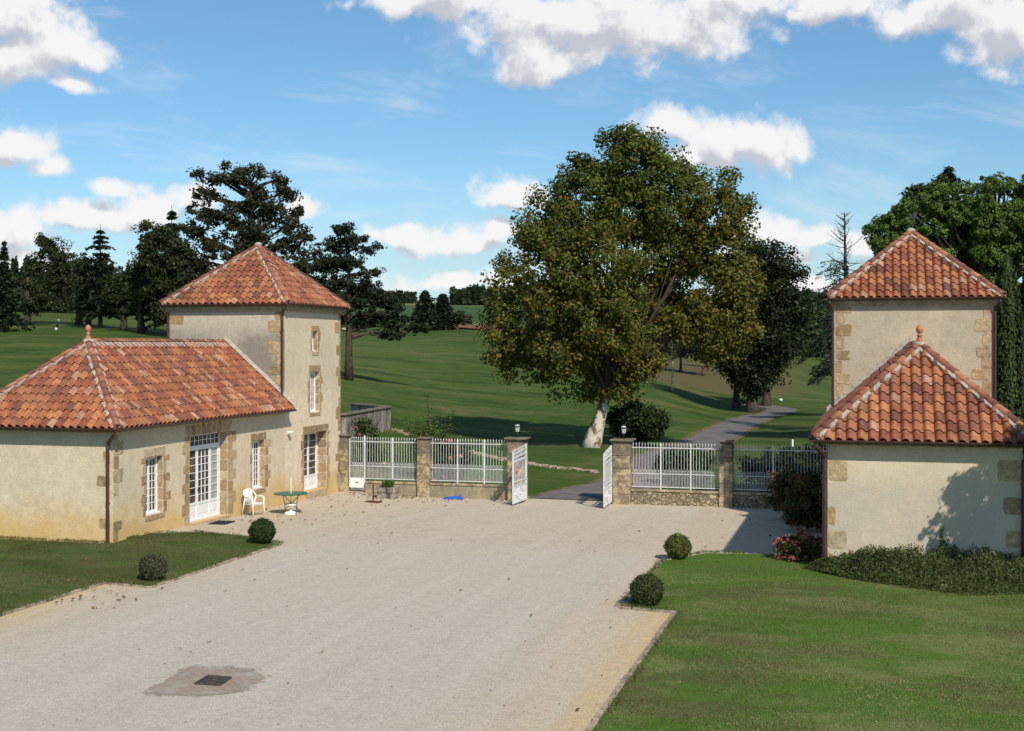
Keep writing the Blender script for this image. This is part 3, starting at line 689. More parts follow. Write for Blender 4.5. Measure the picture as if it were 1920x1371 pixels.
def hip_caps(mt, mm, p0, p1, n1=None, n2=None, r=.105, wide=(.02, .065), lift=.07, step=.37, cols=((.22, .085, .06), (.30, .11, .07), (.17, .07, .055), (.36, .15, .09))):
    p0 = Vector(p0); p1 = Vector(p1); d = (p1 - p0); L = d.length; d.normalize(); side = d.cross(Vector((0, 0, 1))).normalized(); up = side.cross(d); x = 0
    K = 9
    while x < L:
        l = min(step + .05, L - x); V = []; jx = side * rint(-.008, .008)
        for (u, rr, hz) in ((x, r, .02), (x + l, r * .82, .0)):
            for k in range(K):
                t = math.pi * k / (K - 1); V.append(p0 + d * u + jx + side * math.cos(t) * rr + up * (math.sin(t) * rr * .85 + hz + lift))
        for k in range(K):
            t = math.pi * k / (K - 1); V.append(p0 + d * x + jx + side * math.cos(t) * (r - .02) + up * (math.sin(t) * (r - .02) * .85 + lift + .015))
        F = [(k, k + 1, K + k + 1, K + k) for k in range(K - 1)] + [(2 * K + k, 2 * K + k + 1, k + 1, k) for k in range(K - 1)]
        c = random.choice(cols); q = rint(.85, 1.15); mt.add(V, F, tuple(v * q for v in c)); x += step
    for nn in (n1, n2):
        if nn is None: continue
        nn = Vector(nn).normalized(); t = nn.cross(d).normalized()
        if t.z > 0: t = -t
        x = 0; w0 = rint(*wide)
        while x < L:
            l = min(.11, L - x); w1 = (r + rint(*wide)) if int(x / .11) % 2 else (r + wide[0] + rint(.0, .03))
            q0 = p0 + d * x; q1 = p0 + d * (x + l); wa = r + w0 if x == 0 else wl
            mm.add([q0 + nn * lift * 1.35, q1 + nn * lift * 1.35, q1 + t * w1 + nn * (lift + .034), q0 + t * wa + nn * (lift + .034), q1 + t * (w1 + .015) + nn * .0, q0 + t * (wa + .015) + nn * .0], [(0, 1, 2, 3), (3, 2, 4, 5)])
            wl = w1; x += l
def blob(m, c, r, col=None, sq=.7):
    bm = bmesh.new(); bmesh.ops.create_icosphere(bm, subdivisions=2, radius=r)
    for v in bm.verts: v.co = Vector((v.co.x * rint(.88, 1.1), v.co.y * rint(.88, 1.1), v.co.z * sq)) + Vector(c)
    m.add([v.co for v in bm.verts], [[v.index for v in f.verts] for f in bm.faces], col); bm.free()
def hip_roof(parent, x0, x1, y0, y1, ze, zr, ridge_y=None, name='roof', finial=False, slopes='SEW', hip_r=.105):
    """ridge_y: None for a pyramid, else the wall the ridge dies into"""
    xm = (x0 + x1) / 2; half = (x1 - x0) / 2
    a = Vector((xm, y0 + (half if ridge_y else (y1 - y0) / 2), zr)); b = Vector((xm, ridge_y, zr)) if ridge_y else a
    c = [Vector((x0, y0, ze)), Vector((x1, y0, ze)), Vector((x1, y1, ze)), Vector((x0, y1, ze))]
    nS = Vector((0, -(zr - ze), a.y - y0)); nE = Vector((zr - ze, 0, half)); nW = Vector((-(zr - ze), 0, half)); nN = Vector((0, zr - ze, y1 - a.y))
    root = tile_slope(name, [c[0], c[1], a], parent)
    if ridge_y:
        tile_slope('tile_slope', [c[1], c[2], b, a], parent, wts=(4, 5, 2, 4, 1.3, 1.7, 3, 4)); tile_slope('tile_slope', [c[3], c[0], a, b], parent)
    else:
        tile_slope('tile_slope', [c[1], c[2], a], parent, wts=(4, 5, 2, 4, 1.3, 1.3, 3, 4)); tile_slope('tile_slope', [c[3], c[0], a], parent); tile_slope('tile_slope', [c[2], c[3], a], parent)
    mt = MB(); mm = MB()
    hip_caps(mt, mm, c[0], a, nS, nW, hip_r); hip_caps(mt, mm, c[1], a, nS, nE, hip_r)
    if not ridge_y: hip_caps(mt, mm, c[2], a, nN, nE, hip_r); hip_caps(mt, mm, c[3], a, nN, nW, hip_r); blob(mm, a + Vector((0, 0, .1)), .15)
    else: hip_caps(mt, mm, a, b, nE, nW, hip_r, (.10, .17)); blob(mm, a + Vector((0, 0, .06)), .17)
    for q in c[:2] + ([] if ridge_y else c[2:]): dd = (a - q).normalized(); blob(mm, q + dd * .07 + Vector((0, 0, .10)), .10)
    o1 = mt.build('hip_tiles', 'roof_tile', parent, smooth=True); mm.build('mortar_bedding', 'mortar', parent)
    if finial:
        f = MB(); z = a.z + .1
        f.lathe([(.13, 0), (.11, .05), (.075, .09), (.055, .16), (.075, .19), (.085, .205), (.05, .225), (.045, .25), (.075, .29), (.095, .34), (.09, .39), (.06, .44), (.02, .47), (.004, .48)], (a.x, a.y, z), 14)
        f.build('finial', 'terracotta', parent, smooth=True)
    return c, a, b
def gutter(parent, pts, r=.07):
    m = MB(); K = 7
    for p, q in zip(pts, pts[1:]):
        p = Vector(p); q = Vector(q); d = (q - p).normalized(); s = d.cross(Vector((0, 0, 1)))
        V = [e + s * math.cos(math.pi * k / (K - 1)) * rr - Vector((0, 0, 1)) * math.sin(math.pi * k / (K - 1)) * rr for rr in (r, r - .012) for e in (p - d * r, q + d * r) for k in range(K)]
        m.add(V, [(k, k + 1, K + k + 1, K + k) for k in range(K - 1)] + [(2 * K + k, 2 * K + k + 1, 3 * K + k + 1, 3 * K + k) for k in range(K - 1)] + [tuple(range(K)), tuple(range(K, 2 * K))])
        m.add([p + s * r, q + s * r, q + s * (r - .03) + Vector((0, 0, .018)), p + s * (r - .03) + Vector((0, 0, .018))], [(0, 1, 2, 3)])
    return m.build('gutter', 'gutter_brown', parent)
def downpipe(parent, top, wallpt, z1, r=.045):
    m = MB(); t = Vector(top); w_ = Vector(wallpt); m.tube([t, t - Vector((0, 0, .08)), Vector((w_.x, w_.y, t.z - .36)), Vector((w_.x, w_.y, t.z - .5)), Vector((w_.x, w_.y, z1))], r, 10)
    z = t.z - .9
    while z > z1 + .2: m.tube([(w_.x, w_.y, z - .02), (w_.x, w_.y, z + .02)], r + .014, 10); z -= 1.15
    if z1 < .5: m.tube([(w_.x, w_.y, z1), (w_.x, w_.y, z1 + .9)], r + .008, 10)
    m.build('downpipe', 'gutter_brown', parent, smooth=False)
def genoise(parent, P, a0, a1, z, rows=1):
    m = MB(); m.col = (.40, .30, .19)
    for r_ in range(rows):
        zz = z - .085 * (r_ + 1); pr = .16 - .08 * r_; n = int((a1 - a0) / .21); w_ = (a1 - a0) / n; mbox(m, P, a0, a1, zz + .055, zz + .085, 0, pr + .015, (.36, .28, .19))
        for i in range(n):
            c = a0 + (i + .5) * w_; K = 7; V = []
            for nn in (0, pr):
                for rr in (w_ * .48, w_ * .36):
                    for k in range(K): t = math.pi * k / (K - 1); V.append(P(c + math.cos(t) * rr, zz + .056 - math.sin(t) * rr * .62, nn))
            F = [(k, k + 1, 2 * K + k + 1, 2 * K + k) for k in range(K - 1)] + [(2 * K + k, 2 * K + k + 1, 3 * K + k + 1, 3 * K + k) for k in range(K - 1)] + [(2 * K, 2 * K + 1, 3 * K + 1, 3 * K)]
            m.add(V, F, random.choice([(.42, .27, .15), (.36, .22, .13), (.45, .33, .22)]))
    m.build('scalloped_cornice', 'stone', parent)
# ---- left gatehouse
XF = -20.57; YT = 43.2; YN = 32.1; YB = 48.35; XB = -25.35; XT = -25.28
gl = thing('gatehouse', 'cream left gatehouse with a long French-doored wing and square tower', 'house', (-23, 40, 0))
pe = PE(XF)
def op(p0, p1, pt, yt, pb, yb, d, x=XF):
    a0, a1 = onX(p0, x), onX(p1, x); at_, ab = onX(pt, x), onX(pb, x); return (a0, a1, zat(x, ab, yb), zat(x, at_, yt), d)
w1 = op(273.5, 305.5, 273.5, 858.5, 275, 968, .2); dr = op(355.5, 427, 355.5, 818, 355, 984, .3); w2 = op(473, 496, 473, 827.7, 474, 919.5, .2)
td = op(570.3, 613, 570.3, 814, 570.3, 925.5, .42); tw_ = op(581.5, 598.5, 582, 698, 582, 774, .17); ts = op(585.5, 596, 586, 621, 586, 659, .2)
m = MB(); wall_face(m, pe, YN, YT, -.4, 3.28, (w1, dr, w2)); wall_face(m, PS(YN), XB, XF, -.4, 3.28); wall_face(m, PW(XB), YN, YT, -.4, 3.28); m.build('wing_wall', 'plaster_left_wing', gl)
m = MB(); wall_face(m, pe, YT, YB, -.7, 7.0, (td, tw_, ts)); wall_face(m, PS(YB), XT, XF, -.7, 7.0); m.build('tower_wall', 'plaster_left_tower', gl)
m = MB(); wall_face(m, PS(YT), XT, XF, 2.6, 7.0); wall_face(m, PW(XT), YT, YB, -.7, 7.0); m.build('tower_wall', 'plaster_left_tower_weathered', gl)['label'] = 'weathered grey side of the tower above the wing roof'
m = MB(); quoins(m, pe, YN, 1, .05, 3.05, skip=.05)
for z_, w__ in ((.42, .34), (1.62, .42), (2.3, .22)): stone(m, PS(YN), XF - .1, XF - .1 - w__, z_, z_ + rint(.26, .34))
m.build('corner_stones', 'stone', gl)
for a_ in ((PS(YT), XF - .1, -1, 3.5, 6.95), (pe, YB, -1, -.3, 6.9), (PS(YT), XT, 1, 5.4, 6.8)): m = MB(); quoins(m, *a_, h=(.3, .5), skip=0 if a_[1] == XF - .1 else .3); m.build('corner_stones', 'stone', gl)
m = MB(); surround(m, pe, w1); m.build('stone_surround', 'stone', gl); m = MB(); surround(m, pe, dr, (.3, .45), (.35, .62), voussoir=9, sill=0); m.build('stone_surround', 'stone', gl)
for o_, kw in ((w2, dict(wl=(.1, .18), wr=(.3, .5))), (td, dict(wl=(.2, .3), wr=(.16, .3), sill=0)), (tw_, dict(wl=(.16, .2), wr=(.2, .32))), (ts, dict(wl=(.15, .2), wr=(.15, .25), lint=.2))):
    m = MB(); surround(m, pe, o_, **kw); m.build('stone_surround', 'stone', gl)
casement(gl, pe, w1, 2, 7); casement(gl, pe, w2, 2, 7); casement(gl, pe, tw_, 2, 6); casement(gl, pe, ts, 1, 1)
casement(gl, pe, dr, (2, 3, 1), 7, 'door', .52, .42, (0, .40, .75, 1), (2,), 'french_door'); casement(gl, pe, td, (2, 1), 6, 'door', .5, 0, (0, .62, 1), (), 'french_door')
m = MB(); mbox(m, pe, dr[0] - .05, dr[1] + .05, dr[2] - .25, dr[2] - .003, -.42, .10, (.46, .36, .22)); m.build('door_sill', 'stone', gl); m = MB(); mbox(m, pe, td[0], td[1], td[2] - .25, td[2] - .003, -.5, .06, (.46, .36, .22)); m.build('door_sill', 'stone', gl)
XE = XF + .35; XM = -22.97
cw, aw, bw = hip_roof(gl, 2 * XM - XE, XE, YN - .35, YT, 3.28, 5.66, YT, 'wing_roof', True)
ctw, at_w, _ = hip_roof(gl, XT - .22, XF + .24, YT - .24, YB + .24, 7.12, 9.42, None, 'tower_roof')
gutter(gl, [(2 * XM - XE, YN - .40, 3.27), (XE + .05, YN - .40, 3.27)]); gutter(gl, [(XE + .05, YN - .40, 3.27), (XE + .05, YT - .05, 3.27)])
gutter(gl, [(XT - .26, YT - .28, 7.12), (XF + .28, YT - .28, 7.12)]); gutter(gl, [(XF + .28, YT - .28, 7.12), (XF + .28, YB + .28, 7.12)])
downpipe(gl, (XE - .05, YN - .40, 3.2), (XF - .13, YN - .065, 0), .02); downpipe(gl, (XF + .1, YT - .28, 7.05), (XF - .07, YT - .06, 0), 3.75); downpipe(gl, (XT - .2, YT - .28, 7.05), (XT - .03, YT - .06, 0), 4.0)
genoise(gl, pe, YN, YT, 3.24); genoise(gl, PS(YN), XB, XF, 3.24)
m = MB(); m.box(XT - .12, XF + .12, YT - .12, YB + .12, 6.93, 7.09, (.40, .31, .20)); m.box(XT - .06, XF + .06, YT - .06, YB + .06, 6.86, 6.93, (.42, .34, .24)); m.build('tower_cornice', 'stone', gl)
m = MB()                                                     # flashing where the wing roof meets the tower
for q in ((1,), (-1,)):
    s = q[0]; m.add([(XM, YT - .12, 5.80), (XM + s * 2.75, YT - .12, 3.42), (XM + s * 2.75, YT - .02, 3.60), (XM, YT - .02, 5.98)], [(0, 1, 2, 3)])
m.build('mortar_bedding', 'mortar', gl)
m = MB(); m.add([(XM, YT - .18, 5.79), (XM + 2.8, YT - .18, 3.385), (XM + 2.8, YT - .11, 3.43), (XM, YT - .11, 5.83)], [(0, 1, 2, 3)]); m.build('lead_flashing', 'gutter_brown', gl)
# ---- right gatehouse
XL, XR, YF = -1.0, 3.53, 33.0; TL, TR, TY0, TY1 = -1.12, 3.78, 43.2, 48.1
gr = thing('gatehouse', 'cream rendered right gatehouse with a windowless hipped wing before its square tower', 'house', (1.3, 40, 0))
m = MB(); wall_face(m, PS(YF), XL, XR, -.4, 3.28); wall_face(m, PW(XL), YF, TY0, -.6, 3.28); wall_face(m, PE(XR), YF, TY0, -.6, 3.28); m.build('wing_wall', 'plaster_right', gr)
m = MB(); wall_face(m, PS(TY0), TL, TR, -.6, 7.0); wall_face(m, PW(TL), TY0, TY1, -.7, 7.0); wall_face(m, PE(TR), TY0, TY1, -.7, 7.0); wall_face(m, PS(TY1), TL, TR, -.7, 7.0); m.build('tower_wall', 'plaster_right_tower', gr)
m = MB()
for z, wd, h_ in ((2.3, .46, .5), (1.2, .17, .45), (.62, .46, .44), (.1, .1, .4)): stone(m, PS(YF), XL + .02, XL + .02 + wd, z - .05, z - .05 + h_)
m.build('corner_stones', 'stone', gr); m = MB()
for z, wd, h_ in ((2.35, .55, .5), (1.55, .42, .42), (.75, .35, .4)): stone(m, PS(YF), XR - .02, XR - .02 - wd, z, z + h_)
m.build('corner_stones', 'stone', gr); m = MB(); quoins(m, PS(TY0), TL + .08, 1, 3.2, 6.85, h=(.3, .46)); m.build('corner_stones', 'stone', gr); m = MB(); quoins(m, PS(TY0), TR - .08, -1, 3.2, 6.85, h=(.3, .46)); m.build('corner_stones', 'stone', gr)
XMR = (XL + XR) / 2; HW = (XR - XL) / 2 + .33
hip_roof(gr, XMR - HW, XMR + HW, YF - .33, TY0, 3.28, 5.56, TY0, 'wing_roof', True)
hip_roof(gr, TL - .2, TR + .24, TY0 - .24, TY1 + .24, 7.12, 9.38, None, 'tower_roof')
gutter(gr, [(XMR - HW, YF - .38, 3.27), (XMR + HW, YF - .38, 3.27)]); gutter(gr, [(XMR - HW - .05, TY0, 3.27), (XMR - HW - .05, YF - .38, 3.27)])
gutter(gr, [(TL - .2, TY0 - .28, 7.12), (TR + .24, TY0 - .28, 7.12)]); gutter(gr, [(TL - .24, TY1, 7.12), (TL - .24, TY0 - .28, 7.12)])
downpipe(gr, (XMR - HW + .06, YF - .38, 3.2), (XL - .065, YF - .06, 0), 0, .06); downpipe(gr, (XMR + HW - .1, YF - .38, 3.2), (XR + .02, YF - .07, 0), 0, .05)
downpipe(gr, (TL - .12, TY0 - .28, 7.05), (TL - .02, TY0 - .06, 0), 3.3); downpipe(gr, (TR + .16, TY0 - .28, 7.05), (TR + .03, TY0 - .06, 0), 3.3)
genoise(gr, PS(YF), XL, XR, 3.24); genoise(gr, PW(XL), YF, TY0, 3.24)
m = MB(); m.box(TL - .12, TR + .12, TY0 - .12, TY1 + .12, 6.93, 7.09, (.40, .31, .20)); m.box(TL - .06, TR + .06, TY0 - .06, TY1 + .06, 6.86, 6.93, (.42, .34, .24)); m.build('tower_cornice', 'stone', gr)
m = MB()
m.add([(XMR, TY0 - .10, 5.72), (XMR - 2.6, TY0 - .10, 3.42), (XMR - 2.6, TY0 - .02, 3.6), (XMR, TY0 - .02, 5.9)], [(0, 1, 2, 3)]); m.build('mortar_bedding', 'mortar', gr)
m = MB(); ax, ay = 1.45, 46.6; m.tube([(ax, ay, 8.8), (ax, ay, 10.15)], .018, 6); m.tube([(ax - .3, ay, 9.95), (ax + .45, ay, 9.92)], .012, 5)
for k in range(7): m.tube([(ax - .28 + k * .11, ay - .16, 9.95), (ax - .28 + k * .11, ay + .16, 9.95)], .007, 4)
m.quad((ax - .1, ay, 10.0), (ax + .12, ay, 10.0), (ax + .12, ay + .03, 10.15), (ax - .1, ay + .03, 10.15)); m.build('antenna', 'dark_metal', gr)
# ---- fence, piers, gates (all on the line y = YFN)
YFN = 48.4
def fx(px): return onY(px, YFN)
def pier(px, wd, capw, top, label, x=None):
    x = fx(px) if x is None else x; z0 = -.5; h_ = top - z0
    p = thing('gate_pier' if wd > .6 else 'fence_pier', label, 'stone pier', (x, YFN, z0), group='stone piers along the front railing')
    m = MB(); k = 5
    for i in range(k): a = h_ * .95 / k; j = rint(-.006, .006); m.rbox(-wd / 2 + j, wd / 2 + j, -wd / 2, wd / 2, i * a + .002, (i + 1) * a - .002, .018, jit=.006)
    m.build('shaft', 'weathered_stone', p, True)
    m = MB(); m.rbox(-capw / 2, capw / 2, -capw / 2, capw / 2, h_ - .07, h_, .025, jit=.008); m.rbox(-capw / 2 + .05, capw / 2 - .05, -capw / 2 + .05, capw / 2 - .05, h_ - .12, h_ - .071, .02); m.build('cap', 'weathered_stone', p, True)
    return p
pier(641, .34, .48, 2.02, 'narrow stone pier against the corner of the left tower', x=-20.40)
pier(797, .5, .58, 1.97, 'stone pier between the two left railing panels, beside the rose bushes'); pier(970, .66, .88, 2.03, 'stone gate pier with a lantern behind the left gate leaf')
pier(1168, .66, .88, 2.05, 'mottled stone gate pier with a lantern beside the right gate leaf'); pier(1362, .5, .56, 2.08, 'stone pier between the two right railing panels')
def spear(m, x, y, z0, z1, r=.009):
    m.tube([(x, y, z0), (x, y, z1 - .1)], r, 5, cap=False); m.lathe([(r, 0), (r * 2.3, .03), (r * 1.7, .055), (.001, .1)], (x, y, z1 - .1), 5)
def railing(x0, x1, label, post_at, wallmat, wz=.16, gate=None):
    zt, zm, zb = 1.74, .76, .26; r = thing('railing', label, 'railing', ((x0 + x1) / 2, YFN, wz), group='white iron railing panels')
    m = MB(); m.box(x0, x1, YFN - .02, YFN + .02, zt - .015, zt + .015); m.build('top_rail', 'white_iron', r)
    m = MB(); m.box(x0, x1, YFN - .018, YFN + .018, zm - .013, zm + .013); m.build('middle_rail', 'white_iron', r)
    m = MB(); m.box(x0, x1, YFN - .02, YFN + .02, zb - .015, zb + .015); m.build('bottom_rail', 'white_iron', r)
    n = round((x1 - x0) / .113); m = MB(); s = MB()
    for i in range(n):
        x = x0 + (i + .5) * (x1 - x0) / n; spear(m, x, YFN, zb - .01, 1.94)
        if i: spear(s, x - (x1 - x0) / n / 2, YFN, zb - .01, .93, .0075)
    m.build('tall_pickets', 'white_iron', r); s.build('short_pickets', 'white_iron', r)
    for px in post_at:
        x = fx(px); m = MB(); m.box(x - .022, x + .022, YFN - .03, YFN + .03, zb - .08, 1.82); m.lathe([(.03, 0), (.035, .03), (.001, .12)], (x, YFN, 1.82), 8); m.build('post', 'white_iron', r)
def lowwall(x0, x1, mt, label, wz=.17, capm='weathered_stone'):
    q = thing('low_wall', label, 'low wall', ((x0 + x1) / 2, YFN, -.5)); m = MB(); n = max(2, int((x1 - x0) / .4))
    m.box(x0, x1, YFN - .15, YFN + .15, -.7, wz - .08); m.build('wall_base', mt, q); m = MB(); x = x0
    while x < x1 - .05: l = min(rint(.6, 1.1), x1 - x); m.rbox(x + .004, x + l - .004, YFN - .19, YFN + .19, wz - .078, wz + rint(-.004, .004), .015, jit=.005); x += l
    m.build('coping', capm, q)
xA, xB, xC, xD, xE, xG = -20.2, fx(797) - .26, fx(797) + .26, fx(970) - .34, fx(1168) + .34, fx(1362) - .26
xGa = fx(685)
railing(xGa + .02, xB, 'white spiked iron railing panel left of the rose bushes, above the stone trough', (736,), 'x'); railing(xC, xD, 'white spiked iron railing panel in front of the pink roses, left of the gate', (858, 908), 'x')
railing(xE, xG, 'white spiked iron railing panel just right of the gate, above rough rubble wall', (1239, 1295), 'x'); railing(fx(1362) + .26, -1.1, 'white iron railing panel partly shaded, ending at the right gatehouse', (1450,), 'x')
lowwall(xGa + .05, xB, 'plaster_low_wall', 'low ochre rendered wall behind the stone trough'); lowwall(xC, xD, 'plaster_low_wall', 'low ochre rendered wall behind the blue sheeting')
lowwall(xE, xG, 'rubble', 'low rough rubble wall right of the gate'); lowwall(fx(1362) + .26, -1.1, 'rubble', 'low rubble wall running behind the dark hydrangeas')
pg = thing('pedestrian_gate', 'small white spiked iron gate with solid lower panel beside the left tower', 'gate', (xA, YFN, -.1)); m = MB()
m.box(xA, xGa, YFN - .02, YFN + .02, 1.725, 1.755); m.box(xA, xGa, YFN - .018, YFN + .018, .75, .78); m.box(xA, xA + .035, YFN - .03, YFN + .03, -.1, 1.86); m.box(xGa - .05, xGa, YFN - .035, YFN + .035, -.1, 1.98); m.build('frame', 'white_iron', pg)
m = MB(); n = 6
for i in range(n):
    x = xA + .06 + (i + .5) * (xGa - xA - .12) / n; spear(m, x, YFN, .28, 1.94); spear(m, x + .05, YFN, .28, .92, .0075)
m.build('pickets', 'white_iron', pg); m = MB(); m.box(xA + .036, xGa - .051, YFN - .015, YFN + .015, -.12, .28); m.box(xA + .08, xGa - .1, YFN - .022, YFN - .0155, -.07, .23); m.build('lower_panel', 'white_paint', pg)
m = MB(); m.tube([((xA + xGa) / 2 - .05, YFN - .04, .1), ((xA + xGa) / 2 + .05, YFN - .04, .1)], .015, 6); m.build('handle', 'dark_metal', pg)
def gate_leaf(hx, hy, fxx, fy_, label):
    L = math.hypot(fxx - hx, fy_ - hy); z0 = -.31; g = thing('gate_leaf', label, 'gate', (hx, hy, z0), math.atan2(fy_ - hy, fxx - hx), group='open white iron gate leaves')
    g.scale = (1, 1, 1.06); m = MB(); zf = 1.95 - .13                      # frame; top rail slopes down to the free edge
    m.box(0, .05, -.025, .025, 0, 2.02); m.box(L - .05, L, -.025, .025, 0, zf + .04)
    def bar(za, zb_, h=.04): m.add([(.05, -.02, za), (L - .05, -.02, zb_), (L - .05, .02, zb_), (.05, .02, za), (.05, -.02, za + h), (L - .05, -.02, zb_ + h), (L - .05, .02, zb_ + h), (.05, .02, za + h)], [(0,3,2,1),(4,5,6,7),(0,1,5,4),(1,2,6,5),(2,3,7,6),(3,0,4,7)])
    bar(0, 0, .05); bar(.56, .56, .035); bar(.74, .74, .035); bar(1.48, 1.44, .09); bar(1.66, 1.58, .03); bar(1.84, 1.72, .035); m.build('frame', 'white_iron', g, True)
    m = MB(); n = 9
    for i in range(1, n + 1):
        x = i * L / (n + 1); m.tube([(x, 0, .77), (x, 0, 1.5)], .009, 5, cap=False); spear(m, x, 0, 1.84 - .12 * x / L, 2.04 - .13 * x / L)
    m.box(.06, L - .06, -.004, .004, .77, 1.49) if False else None
    m.build('pickets', 'white_iron', g, True)
    m = MB(); ns = 8
    for i in range(ns):                                      # scroll bands
        for zc, k in ((.665, 0), (1.765, .1), ):
            cx = .05 + (i + .5) * (L - .1) / ns; zc = zc - k * cx / L; pts_ = [(cx + math.cos(t) * (.02 + .008 * t), 0, zc + math.sin(t) * (.02 + .007 * t)) for t in np.linspace(0, 5.6, 12)]
            m.tube(pts_, .010, 5)
    m.build('scrollwork', 'white_iron', g, True)
    m = MB(); m.box(.05, L - .05, -.008, .008, .05, .56); m.box(.05, L - .05, -.006, .006, .775, 1.48, None) if False else None
    m.build('lower_panel', 'white_paint', g, True)
    m = MB(); cx = L / 2; q = [(cx - .62, .305), (cx, .08), (cx + .62, .305), (cx, .53)]
    for sgn in (-1, 1):
        for a, b in zip(q, q[1:] + q[:1]): m.tube([(a[0], sgn * .016, a[1]), (b[0], sgn * .016, b[1])], .012, 5)
        m.lathe([(.05, -.02), (.06, 0), (.05, .02)], (cx, sgn * .016, .31), 8)
    m.build('diamond_moulding', 'white_iron', g, True); return g, L
def gp(px, py, z=-.42): return at(px, py, z)
h_, f_, h2, f2 = Vector((-12.72, 48.03, 0)), Vector((-12.78, 46.28, 0)), Vector((-9.40, 48.03, 0)), Vector((-9.33, 46.28, 0))
g1, L1 = gate_leaf(h_.x, h_.y, f_.x, f_.y, 'open white iron gate leaf on the left carrying a round pink sign'); g2, L2 = gate_leaf(h2.x, h2.y, f2.x, f2.y, 'open white iron gate leaf on the right without a sign')
m = MB(); m.X = g1.matrix_basis.copy() if False else Matrix.Translation(g1.location) @ Matrix.Rotation(g1.rotation_euler.z, 4, 'Z'); sx = L1 * .72; sgn = -1
# disc facing the court
V = [(sx + .13 * math.cos(t), 0, 1.24 + .13 * math.sin(t)) for t in np.linspace(0, 2 * math.pi, 24, endpoint=False)]
for y_ in (-.03, -.045, .03, .045): pass
sd = thing('round_sign', 'small round pink sign with a white bar fixed to the left gate leaf', 'sign', g1.location + Vector((0, 0, 1.2)), g1.rotation_euler.z)
yy = -.035 if (Matrix.Rotation(g1.rotation_euler.z, 3, 'Z') @ Vector((0, -1, 0))).dot(Vector((0.2, -1, 0))) > 0 else .035
s_ = 1 if yy > 0 else -1; m = MB()
V = [(sx + .13 * math.cos(t), y_, .04 + .13 * math.sin(t)) for y_ in (yy - s_ * .008, yy) for t in np.linspace(0, 2 * math.pi, 24, endpoint=False)]
m.add(V, [tuple(range(24)), tuple(range(24, 48))] + [(i, (i + 1) % 24, 24 + (i + 1) % 24, 24 + i) for i in range(24)]); m.build('disc', 'sign_pink', sd, True)
m = MB(); m.box(sx - .075, sx + .075, yy + s_ * .002, yy + s_ * .006, .018, .055); m.add([(sx - .09, yy + s_ * .006, .036), (sx - .03, yy + s_ * .006, .085), (sx - .03, yy + s_ * .006, -.01)], [(0, 1, 2)]); m.build('white_mark', 'white_paint', sd, True)
def lantern(px, top, label):
    l = thing('lantern', label, 'lantern', (fx(px), YFN, top), group='lanterns on the gate piers'); m = MB()
    m.lathe([(.07, 0), (.07, .02), (.025, .04), (.022, .17), (.05, .19), (.075, .205), (.075, .215)], n=12); m.build('post', 'dark_metal', l, True)
    m = MB(); m.lathe([(.062, .216), (.10, .40)], n=8); m.build('glass', 'lamp_glass', l, True)
    m = MB(); m.lathe([(.115, .40), (.12, .415), (.09, .45), (.035, .50), (.02, .52), (.02, .545), (.004, .56)], n=8)
    for k in range(4): t = math.pi * k / 2 + .4; m.tube([(.064 * math.cos(t), .064 * math.sin(t), .212), (.104 * math.cos(t), .104 * math.sin(t), .41)], .007, 4)
    m.build('hood', 'dark_metal', l, True)
    m = MB(); m.lathe([(.10, .452), (.085, .47), (.05, .495)], n=8); m.build('hood_top', 'lamp_glass', l, True)
lantern(970, 2.03, 'black and white post lantern on the left gate pier'); lantern(1169.5, 2.05, 'black and white post lantern on the right gate pier')
# ---- stone wall behind the fence, left
def bwall():
    q = thing('garden_wall', 'streaked grey stone garden wall with a coping behind the left railing', 'stone wall', PZ(690, 75) + Vector((0, 0, .1))); P = [PZ(643, 70), PZ(728, 79), PZ(662, 83)]; zt = 1.88
    m = MB(); c = MB()
    for a, b in zip(P, P[1:]):
        d = (b - a); Lw = d.length; m.X = c.X = Matrix.Translation(a) @ Matrix.Rotation(math.atan2(d.y, d.x), 4, 'Z'); m.box(0, Lw - .16 if a == P[0] else Lw, -.16, .16, -.8, zt - .08); c.rbox(-.1, Lw + .1, -.24, .24, zt - .078, zt + (.03 if a == P[0] else .026), .02)
    m.X = c.X = None; m.build('masonry', 'streaked_wall', q); c.build('coping', 'weathered_stone', q)
bwall()
